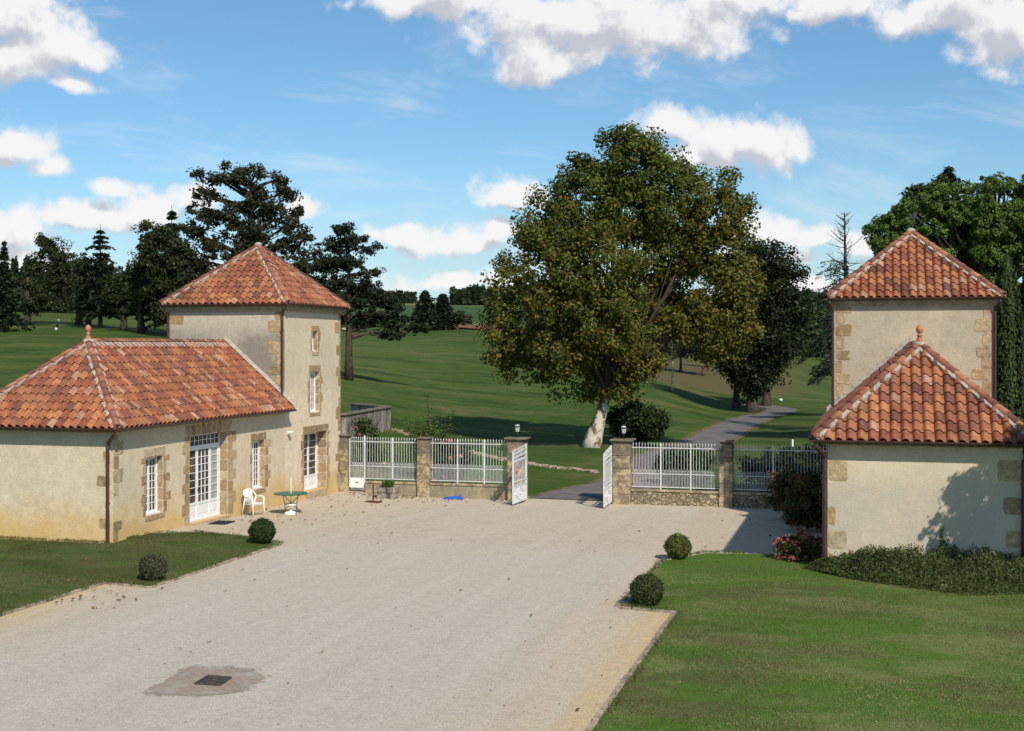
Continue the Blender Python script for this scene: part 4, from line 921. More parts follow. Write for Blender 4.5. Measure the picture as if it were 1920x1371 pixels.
# ---- small things in the yard
def yz(x, y): return float(yard(x, y))
def ground_at(px, py):
    p = at(px, py, 0)
    for _ in range(4): p = at(px, py, yz(p.x, p.y))
    return p
def chair():
    p = ground_at(476, 967); c = thing('garden_chair', 'white plastic garden chair standing against the cream wall', 'chair', p, math.atan2(-.35, 1) - math.pi / 2)  # local +y = facing
    m = MB()                                                 # seat
    V = []; nx, ny = 7, 7
    for j in range(ny):
        for i in range(nx):
            u = i / (nx - 1) - .5; v = j / (ny - 1); V.append((u * (.44 + .04 * v), -.2 + v * .43, .43 - .015 * math.cos(u * 3) + (-.02 if v > .9 else 0) - .02 * (1 - v)))
    nb = len(V); V += [(a, b, z - .018) for a, b, z in V]
    F = [(j * nx + i, j * nx + i + 1, (j + 1) * nx + i + 1, (j + 1) * nx + i) for j in range(ny - 1) for i in range(nx - 1)]
    F += [tuple(nb + k for k in f[::-1]) for f in F]; rim = [i for i in range(nx)] + [j * nx + nx - 1 for j in range(1, ny)] + [(ny - 1) * nx + i for i in range(nx - 2, -1, -1)] + [j * nx for j in range(ny - 2, 0, -1)]
    F += [(rim[k], rim[(k + 1) % len(rim)], nb + rim[(k + 1) % len(rim)], nb + rim[k]) for k in range(len(rim))]; m.add(V, F); m.build('seat', 'white_plastic', c, True, True)
    m = MB(); arc = [(-.25, -.12, .62), (-.25, -.2, .70), (-.215, -.27, .80), (-.12, -.31, .86), (0, -.325, .875), (.12, -.31, .86), (.215, -.27, .80), (.25, -.2, .70), (.25, -.12, .62)]
    m.tube(arc, .022, 8)
    for k in range(7):
        u = -.15 + k * .05; m.add([(u - .017, -.2 - .01, .42), (u + .017, -.2 - .01, .42), (u * 1.15 + .019, -.315 + abs(u) * .2, .86 - abs(u) * .18), (u * 1.15 - .019, -.315 + abs(u) * .2, .86 - abs(u) * .18),
                                  (u - .017, -.225, .42), (u + .017, -.225, .42), (u * 1.15 + .019, -.33 + abs(u) * .2, .86 - abs(u) * .18), (u * 1.15 - .019, -.33 + abs(u) * .2, .86 - abs(u) * .18)], [(0,1,2,3),(4,7,6,5),(0,4,5,1),(1,5,6,2),(2,6,7,3),(3,7,4,0)])
    m.build('backrest', 'white_plastic', c, True, True)
    for s in (-1, 1):
        m = MB(); m.tube([(s * .25, -.14, .62), (s * .265, .0, .635), (s * .27, .14, .64), (s * .262, .2, .62)], [.022, .026, .028, .024], 8); m.build('armrest', 'white_plastic', c, True, True)
        m = MB(); m.tube([(s * .262, .2, .63), (s * .25, .21, .42), (s * .27, .25, 0)], [.03, .028, .02], 7); m.build('leg', 'white_plastic', c, True, True)
        m = MB(); m.tube([(s * .25, -.15, .63), (s * .235, -.22, .42), (s * .25, -.32, 0)], [.024, .028, .02], 7); m.build('leg', 'white_plastic', c, True, True)
chair()
def table():
    p = ground_at(545, 964); c = thing('folding_table', 'round green folding metal table on the gravel by the left tower', 'table', p, .3)
    m = MB(); m.lathe([(.02, .685), (.56, .685), (.575, .69), (.575, .715), (.56, .72), (.02, .72)], n=40); m.build('tabletop', 'green_table', c, True)
    for a in (0, math.pi / 2):
        for s in (-1, 1):
            m = MB(); cx, sx_ = math.cos(a), math.sin(a)
            pt = lambda u, v, z: (u * cx - v * sx_, u * sx_ + v * cx, z)
            m.tube([pt(-.34, s * .22, .68), pt(.0, s * .2, .35), pt(.36, s * .24, 0)] if s > 0 else [pt(.34, s * .22, .68), pt(.0, s * .2, .35), pt(-.36, s * .24, 0)], .012, 6); m.build('leg', 'dark_metal', c, True)
    q = thing('parasol_stand', 'white parasol base with upright tube under the green table', 'parasol base', p + Vector((.02, -.02, 0)))
    m = MB(); m.lathe([(.22, 0), (.22, .05), (.17, .085), (.06, .11), (.03, .13), (.03, .14)], n=20); m.build('base', 'white_plastic', q, True)
    m = MB(); m.lathe([(.03, .28), (.19, .31), (.20, .35), (.17, .37), (.03, .39)], n=18); m.build('collar', 'white_plastic', q, True)
    m = MB(); m.tube([(0, 0, .12), (0, 0, 1.28)], .017, 10); m.build('tube', 'white_paint', q, True)
table()
p = ground_at(700, 942); c = thing('iron_stand', 'rusty iron post on a flat base plate standing on gravel', 'stand', p, -.2)
m = MB(); m.rbox(-.28, .28, -.2, .2, 0, .04, .008); m.build('base_plate', 'rusty_iron', c, True); m = MB(); m.tube([(0, 0, .04), (0, 0, .62)], .03, 10); m.tube([(0, 0, .62), (0, 0, .66)], .038, 10); m.build('post', 'rusty_iron', c, True)
def planter():
    p = ground_at(727, 934); c = thing('stone_trough', 'rough grey stone trough planted with a grass tuft in front of the low wall', 'planter', p, .05)
    m = MB(); bm = bmesh.new(); bmesh.ops.create_cube(bm, size=1); bmesh.ops.subdivide_edges(bm, edges=bm.edges[:], cuts=4, use_grid_fill=True)
    for v in bm.verts:
        k = 1 - .12 * (v.co.z < 0) ; x, y, z = v.co.x * .84 * k, v.co.y * .55 * k, (v.co.z + .5) * .46
        r = math.hypot(v.co.x, v.co.y); 
        if v.co.z > .45 and abs(v.co.x) < .35 and abs(v.co.y) < .35: z -= .08
        v.co = Vector((x, y, z)) + Vector((rint(-.02, .02), rint(-.02, .02), rint(-.02, .02)))
    m.add([v.co for v in bm.verts], [[v.index for v in f.verts] for f in bm.faces]); bm.free(); m.build('basin', 'streaked_wall', c, True)
    n = 500; t = RNG.uniform(0, 6.28, n); r = RNG.uniform(0, .22, n); lean = RNG.uniform(.0, .55, n); C = np.c_[r * np.cos(t) + .02, r * np.sin(t) * .7, np.full(n, .42)]
    D = np.c_[np.cos(t) * lean, np.sin(t) * lean, np.ones(n)]; D /= np.linalg.norm(D, axis=1, keepdims=True); s = RNG.uniform(.14, .36, n)
    N = np.cross(D, RNG.normal(size=(n, 3))); leaves('grass_tuft', C + D * s[:, None] / 2, N, s, palette(n, [(.07, .15, .03), (.10, .17, .05)]), 'foliage', c, .08, D, True)
planter()
def tarp():
    p = ground_at(850, 936); c = thing('plastic_sheeting', 'crumpled blue plastic sheeting lying at the foot of the low wall', 'sheeting', p); m = MB(); V = []; nx, ny = 26, 10
    for j in range(ny):
        for i in range(nx):
            u = i / (nx - 1) - .5; v = j / (ny - 1) - .5; e = (1 - (2 * u) ** 4) * (1 - (2 * v) ** 2); V.append((u * .86 + rint(-.012, .012), v * .34 + .05 * math.sin(u * 9) + rint(-.012, .012), .004 + e * (.07 + .07 * float(fbm(u * 9 + 3, v * 5, 4)) + (.06 if u > .25 else 0))))
    m.add(V, [(j * nx + i, j * nx + i + 1, (j + 1) * nx + i + 1, (j + 1) * nx + i) for j in range(ny - 1) for i in range(nx - 1)]); m.build('sheet', 'blue_plastic', c, True, True)
tarp()
p = ground_at(415, 981); m = MB(); m.X = Matrix.Translation(p) @ Matrix.Rotation(.1, 4, 'Z'); m.rbox(-.3, .3, -.45, .45, .0, .022, .006); m.X = None
tag(m.build('doormat', 'mat_black'), 'dark doormat on the gravel in front of the French door', 'doormat')
yl = onX(538.5, XF); zl = zat(XF, yl, 811); q = thing('wall_lamp', 'small pale lamp fixed high on the cream wall below the eaves', 'wall lamp', (XF, yl, zl))
m = MB(); m.rbox(XF + .002, XF + .05, yl - .05, yl + .05, zl - .08, zl + .04, .01); m.rbox(XF + .05, XF + .22, yl - .09, yl + .09, zl - .02, zl + .05, .015); m.build('housing', 'white_plastic', q)
m = MB(); m.rbox(XF + .06, XF + .20, yl - .07, yl + .07, zl - .05, zl - .021, .008); m.build('lens', 'lamp_glass', q)
# manhole
p = at(399, 1279, .0); c = thing('drain_cover', 'square rusty drain cover set in worn brick paving on the gravel', 'drain cover', p, .0)
pc = [at(*q_) for q_ in ((365.5, 1284.5), (412, 1287.5), (433.5, 1273.5), (390.5, 1270))]; m = MB(); V = [Vector((q_.x, q_.y, .026)) for q_ in pc]; cen = sum(V, Vector()) / 4
m.add(V + [v + Vector((0, 0, -.03)) for v in V], [(0, 1, 2, 3), (0, 1, 5, 4), (1, 2, 6, 5), (2, 3, 7, 6), (3, 0, 4, 7)]); m.build('plate', 'cast_iron', c)
m = MB()
for k in range(4): a, b = V[k], V[(k + 1) % 4]; m.tube([a + Vector((0, 0, .002)), b + Vector((0, 0, .002))], .016, 5)
m.tube([cen + Vector((-.05, 0, .006)), cen + Vector((.05, 0, .006))], .012, 5); m.build('rim', 'cast_iron', c)
bp = [at(*q_) for q_ in ((262, 1300), (300, 1304), (365, 1307.5), (420, 1304), (460, 1298), (476, 1287), (503, 1271), (484, 1259), (480, 1254), (420, 1251), (355, 1249), (335, 1260), (300, 1280), (275, 1291))]
m = MB(); out = []
for a, b in zip(bp, bp[1:] + bp[:1]):
    for k in range(5): q_ = a.lerp(b, k / 5); out.append(Vector((q_.x, q_.y, .010)))
ce = sum(out, Vector()) / len(out); rings = [(1.22, .0), (1.08, .25), (.96, .5), (.82, .8), (.6, 1), (.02, 1)]; N_ = len(out)
V = [ce + (q_ - ce) * f for f, _ in rings for q_ in out]
for r_ in range(len(rings) - 1): m.add([V[r_ * N_ + k] for k in range(N_)] + [V[(r_ + 1) * N_ + k] for k in range(N_)], [(k, (k + 1) % N_, N_ + (k + 1) % N_, N_ + k) for k in range(N_)], (rings[r_ + 1][1] * .5 + rings[r_][1] * .5,) * 3)
tag(m.build('brick_paving', 'brick_paving'), kind='structure')
# ------------------------------------------------------------------ vegetation
def rdir(n):
    d = RNG.normal(size=(n, 3)); return d / np.linalg.norm(d, axis=1, keepdims=True)
def crown_points(ells, nclump, per, rc, shell=.45, bulge=.22, flat=.7):
    c = np.array([list(e[0]) for e in ells]); r = np.array([list(e[1]) for e in ells]); wt = (r[:, 0] * r[:, 2]) ** 1.0 * 1.0; wt /= wt.sum()
    k = RNG.choice(len(ells), nclump, p=wt); d = rdir(nclump); q = RNG.uniform(shell ** 2, 1, nclump) ** .5
    q = q * (1 + bulge * (RNG.uniform(-1, 1, nclump))); cc = c[k] + d * r[k] * q[:, None]
    rr = rc * RNG.uniform(.6, 1.35, nclump); n = nclump * per; i = np.repeat(np.arange(nclump), per)
    off = rdir(n) * (RNG.uniform(.02, 1, n) ** .45)[:, None] * .92; off[:, 2] *= flat; P = cc[i] + off * rr[i][:, None]
    Nn = (P - c[k][i]) / r[k][i]; Nn = Nn / (np.linalg.norm(Nn, axis=1, keepdims=True) + 1e-6) * .55 + off * .35 + rdir(n) * .8 + np.array([0, 0, .3])
    return P, Nn, cc, i
def limbs(m, base, fork, targets, r0, n=12, sag=.0, rise=.9, lo=.55):
    base = Vector(base); idx = RNG.permutation(len(targets))[:n]
    for j, k in enumerate(idx):
        t = Vector(targets[k]); hz = math.hypot(t.x - base.x, t.y - base.y); s = min(max((t.z - hz * rise * rint(.7, 1.1) - base.z) / max(fork.z - base.z, .1), lo), 1); st = base.lerp(fork, s); L = (t - st).length
        mid = st.lerp(t, .45) + Vector((rint(-.08, .08), rint(-.08, .08), rint(.0, .12) - sag)) * L; mid2 = st.lerp(t, .75) + Vector((rint(-.05, .05), rint(-.05, .05), rint(.0, .08))) * L
        r = r0 * rint(.25, .5); m.tube([st, mid, mid2, t], [r, r * .65, r * .4, r * .12], 6, cap=False)
def trunk_mesh(m, base, top, r0, r1, flare=1.5, n=12, bend=.1, seg=7):
    pts = []; rs = []; base = Vector(base); top = Vector(top); L = (top - base).length; bx, by = rint(-bend, bend), rint(-bend, bend)
    for i in range(seg + 1):
        t = i / seg; p = base.lerp(top, t) + Vector((bx, by, 0)) * math.sin(t * math.pi) * L * .15; pts.append(p); rs.append((r0 + (r1 - r0) * t) * (1 + (flare - 1) * math.exp(-t * L / (r0 * 2.2))))
    pts[0] = pts[0] - Vector((0, 0, .3)); m.tube(pts, rs, n)
def px_ell(e, Z, base, dk=.9, dz=0):
    px, py, rx, ry = e[:4]; k = Z / FPX; off = e[4] if len(e) > 4 else rint(-1, 1) * rx * k * .35; d = ray(px); c = d * (Z + off); c.z = CAMZ - (py - HOR) * Z / FPX
    rr = (rx + ry) / 2 * k * dk; return (c, (rx * k * abs(RV.x) + rr * .1, rr, ry * k))
def tree(label, cat, px, Z, ftop, r0, ells, nclump, per, rc, size, pal, wts=None, mt='foliage', bark='bark', aspect=.7, name='tree', nl=12, group=None, flat=.7, shell=.45, yellow=None, flare=1.5, dk=.9, bulge=.22, needle=False, r1=None, toppx=None, var=.18, rise=.9, lo=.55, low_ok=True):
    b = PZ(px, Z); b.z = h1(b.x, b.y); t = thing(name, label, cat, b, 0, group); E = [px_ell(e, Z, b, dk) for e in ells]
    fk = PZ(toppx or px, Z, ftop); m = MB(); trunk_mesh(m, b, fk, r0, r1 or r0 * .55, flare)
    P, N, cc, i = crown_points(E, nclump, per, rc, shell, bulge, flat); TT = [tuple(e[0]) for e in E]
    if not low_ok: fz = fk.z; ok = lambda q: q[2] - fz > .7 * math.hypot(q[0] - fk.x, q[1] - fk.y); TT = [q for q in TT if ok(q)]; cc0 = cc; cc = np.array([q for q in cc if ok(q)])
    limbs(m, b, fk, TT, r0 * 1.1, len(TT), 0, rise, lo); limbs(m, b, fk, cc, r0 * .5, nl * 3, 0, rise, lo)
    m.build('trunk', bark, t, smooth=True)
    col = palette(len(P), pal, wts, var) * np.clip(RNG.normal(1, .2, (nclump, 1)), .55, 1.5)[i]
    if yellow is not None:
        z0, z1, yc, amt = yellow; za, zb = CAMZ - (z0 - HOR) * Z / FPX, CAMZ - (z1 - HOR) * Z / FPX
        f = np.clip((P[:, 2] - zb) / (za - zb), 0, 1)[:, None]; east = np.clip((P @ np.array(RV) - (b @ RV)) / 6 - .35, 0, 1)[:, None]; pick = (RNG.uniform(size=(len(P), 1)) < amt * (1 - f) + .05 + .22 * east + .25 * (RNG.uniform(size=(nclump, 1)) ** 3)[i]); col = np.where(pick, np.array(yc) * RNG.uniform(.6, 1.35, (len(P), 1)), col)
    lg = None
    if needle: lg = N * 1.0; N = np.cross(lg, rdir(len(P)))
    leaves('crown', P, N, size * RNG.uniform(.65, 1.3, len(P)), col, mt, t, aspect, lg); return t
DK = [(.033, .050, .016), (.050, .064, .022), (.022, .034, .013)]  # background leaf greens kept very dark, cloud shade put into the colour
MG = [(.035, .055, .014), (.055, .075, .02), (.025, .04, .012)]
# the great plane tree beyond the gate
tree('tall plane tree with yellowing crown and mottled white trunk beyond the open gate', 'plane tree', 1108, 76, 735, .44,
     [(1190, 315, 66, 70), (1165, 262, 34, 26), (1215, 265, 30, 26), (1150, 305, 56, 54), (1240, 330, 60, 56), (1110, 385, 80, 80), (1082, 322, 36, 36), (1040, 390, 44, 40), (1060, 440, 66, 56), (1000, 440, 38, 40), (1285, 400, 90, 84), (1310, 360, 52, 40), (1365, 350, 24, 24), (1385, 400, 22, 34), (1010, 500, 68, 78), (950, 530, 36, 48), (1125, 500, 90, 80, -3), (1135, 600, 92, 76, -3), (1060, 570, 80, 60, -2),
      (1240, 480, 88, 70, 1), (1345, 470, 62, 66), (1380, 540, 42, 60), (940, 610, 34, 54), (985, 640, 50, 50), (1060, 655, 70, 50, -2), (935, 670, 24, 24), (960, 695, 30, 16), (1150, 680, 62, 44), (1380, 610, 40, 50), (1340, 650, 34, 30), (1385, 655, 22, 24), (1200, 640, 36, 46), (1160, 735, 38, 18), (1110, 730, 40, 20), (1190, 700, 44, 26), (1030, 705, 34, 20), (1050, 740, 16, 14), (1290, 590, 26, 36), (1325, 610, 30, 36), (1180, 400, 70, 60), (1255, 560, 30, 26, 2), (1235, 590, 30, 30), (1270, 625, 20, 24), (1310, 565, 34, 30), (1225, 680, 26, 24)],
     1500, 78, .72, .21, [(.075, .108, .020), (.092, .118, .023), (.058, .084, .017), (.112, .126, .028)], (4, 4, 3, 1.5), bark='plane_bark', yellow=(330, 720, (.165, .13, .028), .40), toppx=1138, r1=.26, nl=10, flare=1.5, shell=.5, bulge=.12, flat=.85, dk=1.0, var=.11, rise=.3, lo=.86, low_ok=False)
# dark trees right of it
g_ = 'dark trees by the bend of the drive'
tree('very dark ivy-clad oak standing at the bend of the drive', 'oak tree', 1411, 130, 690, .55, [(1430, 485, 52, 36), (1462, 530, 46, 46), (1400, 560, 58, 66), (1455, 600, 50, 52), (1385, 640, 46, 46), (1440, 655, 52, 38), (1490, 590, 18, 32), (1405, 700, 42, 34), (1470, 640, 30, 25), (1360, 665, 26, 32), (1420, 720, 22, 26)], 760, 46, 1.15, .34, [(.016, .026, .010), (.026, .038, .013), (.010, .017, .007), (.05, .05, .015)], (4, 3, 3, .5))
tree('dark trunk of a smaller tree just left of the ivy-clad oak', 'tree', 1381, 137, 700, .38, [(1370, 620, 36, 40), (1382, 680, 32, 30)], 90, 26, 1.1, .45, DK, group=g_)
tree('dark trunk of a smaller tree just right of the ivy-clad oak', 'tree', 1437, 140, 700, .42, [(1450, 640, 40, 40), (1440, 690, 36, 26)], 90, 26, 1.1, .45, DK, group=g_)
tree('slim pale-stemmed young tree with thin leaves on the far slope', 'young tree', 1260, 142, 640, .13, [(1258, 610, 22, 40), (1268, 645, 24, 35)], 60, 26, .8, .28, [(.07, .06, .03), (.09, .075, .035), (.05, .05, .025)], bark='sand')
for k, (px, Z, lab, ells) in enumerate([(1276, 185, 'tallest thin tree of the row on the dry bank', [(1276, 590, 26, 40), (1280, 640, 22, 30)]), (1318, 182, 'rounded dark tree on the dry bank behind the plane tree', [(1320, 610, 36, 42), (1318, 655, 28, 22)]),
        (1012, 160, 'dark tree half hidden behind the left of the plane crown', [(1012, 640, 30, 30)]), (1345, 215, 'farthest small tree seen past the right side of the plane crown', [(1345, 640, 26, 34)]), (1238, 200, 'small bushy tree on the bank seen through the plane crown gap', [(1238, 640, 24, 34)])]):
    tree(lab, 'tree', px, Z, ells[-1][1] + 10, .2, ells, 110, 24, 1.2, .5, [(.035, .048, .018), (.05, .06, .022), (.06, .05, .025)], group='small trees on the bank behind the plane tree')
# ---- conifers built of whorled branches
def conifer(label, cat, px, Z, ytop, hw, ybot, n_lev, size, pal, droop=.25, dens=1.0, name='conifer', r0=.3, prof=.9, up=0, group=None, gap=.0, basey=None, per=26, thick=.28, pw=1.0, vj=1.0):
    b = PZ(px, Z); b.z = h1(b.x, b.y); t = thing(name, label, cat, b, 0, group); k = Z / FPX
    zt = CAMZ - (ytop - HOR) * k; zb = CAMZ - (ybot - HOR) * k; R0 = hw * k; m = MB(); trunk_mesh(m, b, (b.x, b.y, zt), r0, .03, 1.3, 8, .02)
    C = []; Nn = []; LG = []; ci = []
    for l in range(n_lev):
        f = (l + rint(-.3, .3)) / n_lev; f = min(max(f, 0), .985); z = zb + (zt - zb) * f; Rl = R0 * (1 - f ** pw) ** prof * rint(.75, 1.12) + .12
        nb = max(4, int(7 * dens)); a0 = rint(0, 6.28)
        for j in range(nb):
            if random.random() < gap: continue
            a = a0 + 6.283 * j / nb + rint(-.3, .3); L = Rl * rint(.65, 1.15); st = Vector((b.x, b.y, z)); dr = Vector((math.cos(a), math.sin(a), 0))
            pts_ = [st, st + dr * L * .5 + Vector((0, 0, L * (up - droop * .2))), st + dr * L + Vector((0, 0, L * (up * 1.3 - droop)))]
            m.tube(pts_, [r0 * .16 + .01, r0 * .1, .01], 4, cap=False); n = int(per * (.35 + L / R0))
            u = RNG.uniform(.12, 1.04, n); pa, pb, pc = [np.array(v) for v in pts_]; q = np.where(u[:, None] < .5, pa + (pb - pa) * u[:, None] * 2, pb + (pc - pb) * (u[:, None] - .5) * 2)
            wd = (thick * L * (1.15 - u) + .12)[:, None]; q = q + np.array([-dr.y, dr.x, 0]) * RNG.uniform(-1, 1, (n, 1)) * wd + np.array([0, 0, 1]) * RNG.uniform(-.9, .25, (n, 1)) * (size * .7 * vj)
            C.append(q); Nn.append(rdir(n) * .7 + np.array([0, 0, .8])); LG.append(np.array(dr) * .8 + rdir(n) * .8 + np.array([0, 0, -droop])); ci += [rint(.7, 1.3)] * n
    C = np.concatenate(C); m.build('trunk', 'bark', t, smooth=True)
    leaves('crown', C, np.concatenate(Nn), size * RNG.uniform(.6, 1.3, len(C)), palette(len(C), pal) * np.array(ci)[:, None], 'needles', t, .38, np.concatenate(LG)); return t
CG = [(.016, .028, .014), (.024, .038, .018), (.011, .020, .011)]; CB = [(.030, .045, .032), (.045, .06, .042), (.02, .03, .022)]
conifer('thin-topped dark conifer at the far left edge of the golf course', 'conifer', 8, 165, 450, 46, 604, 22, .7, CG, .3, 1.0, per=26, prof=1.2, vj=.6)
conifer('tall cedar with layered drooping branches left of the tower, clear against the clouds', 'cedar', 188, 180, 420, 58, 595, 15, .75, CG, .30, 1.0, per=34, gap=.1, vj=.5, up=.14, prof=.8)
conifer('spruce with a sharp dark tip behind the left wing roof', 'spruce', 322, 170, 384, 66, 600, 19, .75, CG, .28, 1.0, per=34, vj=.5)
conifer('left of the pair of dense dark conifers on the hill crest', 'conifer', 797, 236, 546, 28, 612, 26, .9, CG, .1, 1.5, per=34, prof=.6, group='pair of conifers on the hill crest')
conifer('right of the pair of dense dark conifers on the hill crest', 'conifer', 830, 240, 551, 24, 613, 24, .9, CG, .1, 1.5, per=34, prof=.5, group='pair of conifers on the hill crest')
g_ = 'dark trees along the golf course behind the left gatehouse'
def lt(label, px, Z, r, ells, n, size=.36, pal=DK, ftop=None, rc=1.0, per=46, **k):
    ells = [(e[0], e[1], e[2] * .8, e[3] * .8) for e in ells] + [(e[0] + rint(-.8, .8) * e[2], e[1] + rint(-.8, .5) * e[3], e[2] * .4, e[3] * .35) for e in ells for _ in (0, 1)]
    n = int(n * .62); k.setdefault('bulge', .4); k.setdefault('shell', .2); k.setdefault('flat', .55)
    tree(label, 'tree', px, Z, ftop or ells[-1][1], r, ells, n, per, rc, size, pal, group=g_, **k)
lt('rounded open-crowned dark tree standing left of the layered cedar', 148, 190, .45, [(95, 470, 34, 32), (70, 500, 25, 22), (105, 520, 40, 38), (70, 555, 42, 36), (130, 500, 30, 40), (140, 550, 46, 42)], 460)
lt('low broad dark tree beside the far left conifer', 52, 185, .4, [(40, 550, 36, 32), (75, 570, 36, 26), (20, 530, 18, 20)], 170)
lt('slender trunked dark tree directly below the layered cedar', 166, 182, .35, [(165, 520, 30, 50), (175, 570, 40, 32)], 230)
lt('dense dark tree to the right of the layered cedar', 232, 178, .4, [(225, 540, 34, 40), (245, 575, 30, 28), (205, 560, 24, 28)], 220)
lt('dark tree with a bare lower trunk above the wing roof finial', 265, 168, .4, [(268, 500, 34, 36), (262, 545, 46, 40), (285, 575, 40, 22), (290, 450, 26, 22)], 330)
lt('broad dark tree hard against the left side of the tower', 345, 160, .5, [(300, 445, 34, 26), (275, 470, 24, 20), (330, 490, 50, 46), (300, 540, 45, 40), (370, 540, 50, 50), (310, 590, 30, 26)], 560)
random.seed(21); big = [(455, 318, 34, 12), (485, 325, 26, 12), (420, 316, 16, 8), (400, 345, 26, 10), (375, 335, 14, 8), (515, 335, 26, 14), (440, 345, 44, 15), (490, 358, 46, 15), (535, 362, 30, 15), (395, 372, 36, 14), (370, 362, 16, 6), (455, 382, 56, 16), (510, 395, 50, 18), (552, 392, 20, 12), (385, 402, 36, 14), (430, 415, 50, 18), (545, 425, 36, 18), (485, 430, 60, 22), (575, 445, 18, 12), (365, 435, 34, 16), (400, 455, 40, 20), (330, 425, 18, 8), (345, 465, 36, 18), (460, 465, 70, 24), (540, 465, 44, 24), (585, 480, 26, 18), (390, 500, 50, 26), (480, 510, 80, 34), (560, 510, 46, 26), (360, 525, 40, 28), (600, 530, 26, 24), (420, 545, 60, 30)]
big = [(a + rint(-9, 9), b + rint(-7, 7), c * rint(.6, .95), d * rint(.9, 1.35)) for a, b, c, d in big]
tree('huge open-crowned cedar rising behind the left tower roof', 'cedar', 470, 142, 345, .6, big, 760, 34, .8, .36, [(.016, .024, .010), (.026, .034, .014), (.035, .036, .014)], mt='needles', nl=26, flat=.7, shell=.1, bulge=.5, rise=.5, lo=.3, r1=.12)
pe_ = [(640, 430, 30, 13), (662, 452, 42, 14), (625, 462, 36, 14), (692, 468, 26, 11), (650, 492, 52, 15), (605, 500, 30, 16), (700, 512, 26, 12), (640, 528, 56, 16), (690, 545, 42, 15), (600, 540, 36, 18), (650, 570, 64, 18), (722, 562, 26, 12), (715, 590, 44, 14), (752, 612, 36, 11), (665, 602, 46, 14), (755, 552, 14, 7), (788, 618, 22, 7), (728, 628, 30, 9), (740, 575, 22, 9), (620, 590, 30, 14), (765, 600, 16, 8), (800, 612, 12, 5)]
tree('black pine with spreading low right branches standing right of the left tower', 'pine tree', 654, 115, 440, .36, pe_, 620, 34, .50, .30, [(.016, .025, .011), (.024, .033, .014), (.012, .018, .009)], mt='needles', aspect=.5, nl=12, flat=.6, shell=.1, bulge=.3, flare=1.25, r1=.08, dk=1.1, rise=.1, lo=.25)
tree('small leaning round tree alone beside the ploughed field', 'tree', 857, 240, 600, .22, [(860, 594, 12, 9), (870, 600, 10, 7)], 60, 22, .9, .5, [(.035, .05, .02), (.05, .06, .022)])
# right-hand side
def bare_tree():
    px, Z = 1591, 96; b = PZ(px, Z); b.z = h1(b.x, b.y); t = thing('dying_cedar', 'dying cedar with a bare top and sparse branches left of the right tower', 'cedar', b); k = Z / FPX; m = MB()
    zt = CAMZ - (398 - HOR) * k; trunk_mesh(m, b, (b.x - .3, b.y, zt), .38, .03, 1.2, 8, .02, 12); C = []; LG = []
    def zz(y): return CAMZ - (y - HOR) * k
    for i in range(64):
        f = i / 64; y = 402 + f * 150; z = zz(y); a = rint(0, 6.28); L = (.5 + 1.3 * min(1, f * 2.2)) * rint(.5, 1.15); el = rint(.2, .9) if f < .5 else rint(-.3, .5); st = Vector((b.x - .3 * (1 - f), b.y, z)); d = Vector((math.cos(a), math.sin(a), el)).normalized()
        p1 = st + d * L * .5; p2 = p1 + (d + Vector((rint(-.3, .3), rint(-.3, .3), .25))) * L * .5; m.tube([st, p1, p2], [.035, .022, .008], 4, cap=False)
        for _ in range(3): q = st.lerp(p2, rint(.35, .95)); m.tube([q, q + Vector((rint(-.4, .4), rint(-.4, .4), rint(.0, .4))) * L * .6], [.012, .005], 3, cap=False)
    for i in range(62):                                      # living lower branches, long and drooping
        y = 500 + (i / 62) * 215; z = zz(y); a = rint(0, 6.28) if i % 3 else rint(2.6, 3.9) + YAW; L = rint(2.0, 3.4) * (.75 + .4 * i / 62); st = Vector((b.x, b.y, z)); d = Vector((math.cos(a), math.sin(a), 0)); dr = rint(-.25, .05)
        p1 = st + d * L * .5 + Vector((0, 0, .22 * L)); p2 = st + d * L + Vector((0, 0, (.1 + dr) * L)); m.tube([st, p1, p2], [.06, .035, .01], 5, cap=False); n = int((36 + 150 * max(0, (y - 560) / 150)))
        u = RNG.uniform(.3, 1.05, n); A, B_, C_ = map(np.array, (st, p1, p2)); q = np.where(u[:, None] < .5, A + (B_ - A) * u[:, None] * 2, B_ + (C_ - B_) * (u[:, None] - .5) * 2)
        q = q + np.array([-d.y, d.x, 0]) * RNG.normal(0, .35, (n, 1)) + np.c_[np.zeros((n, 2)), RNG.uniform(-.35, .08, n)]; C.append(q); LG.append(np.array(d) + rdir(n) * .9 + np.array([0, 0, -.3]))
    m.build('trunk', 'bark', t); C = np.concatenate(C); leaves('crown', C, rdir(len(C)) + np.array([0, 0, .6]), .3 * RNG.uniform(.6, 1.3, len(C)), palette(len(C), CB), 'needles', t, .3, np.concatenate(LG))
bare_tree()
SP = [(.075, .13, .024), (.10, .16, .032), (.05, .09, .018), (.125, .175, .042)]
_pl = []
for (a_, b_, c_, d_) in [(1672, 440, 34, 26), (1865, 415, 56, 38), (1910, 425, 50, 40), (1690, 455, 42, 30), (1740, 412, 58, 36), (1800, 384, 60, 30), (1870, 380, 64, 34), (1935, 385, 60, 42), (1790, 440, 72, 42), (1870, 450, 74, 50), (1940, 460, 58, 58), (1735, 472, 58, 36), (1810, 505, 72, 38), (1890, 525, 58, 42), (1985, 420, 60, 60)]:
    for k_ in range(24):
        an = rint(0, 6.28); q_ = rint(.45, 1) ** .5; _pl.append((a_ + c_ * q_ * math.cos(an), b_ + d_ * q_ * math.sin(an), rint(15, 24), rint(12, 18), rint(-2.6, .8) - 2.2 * (1 - q_)))
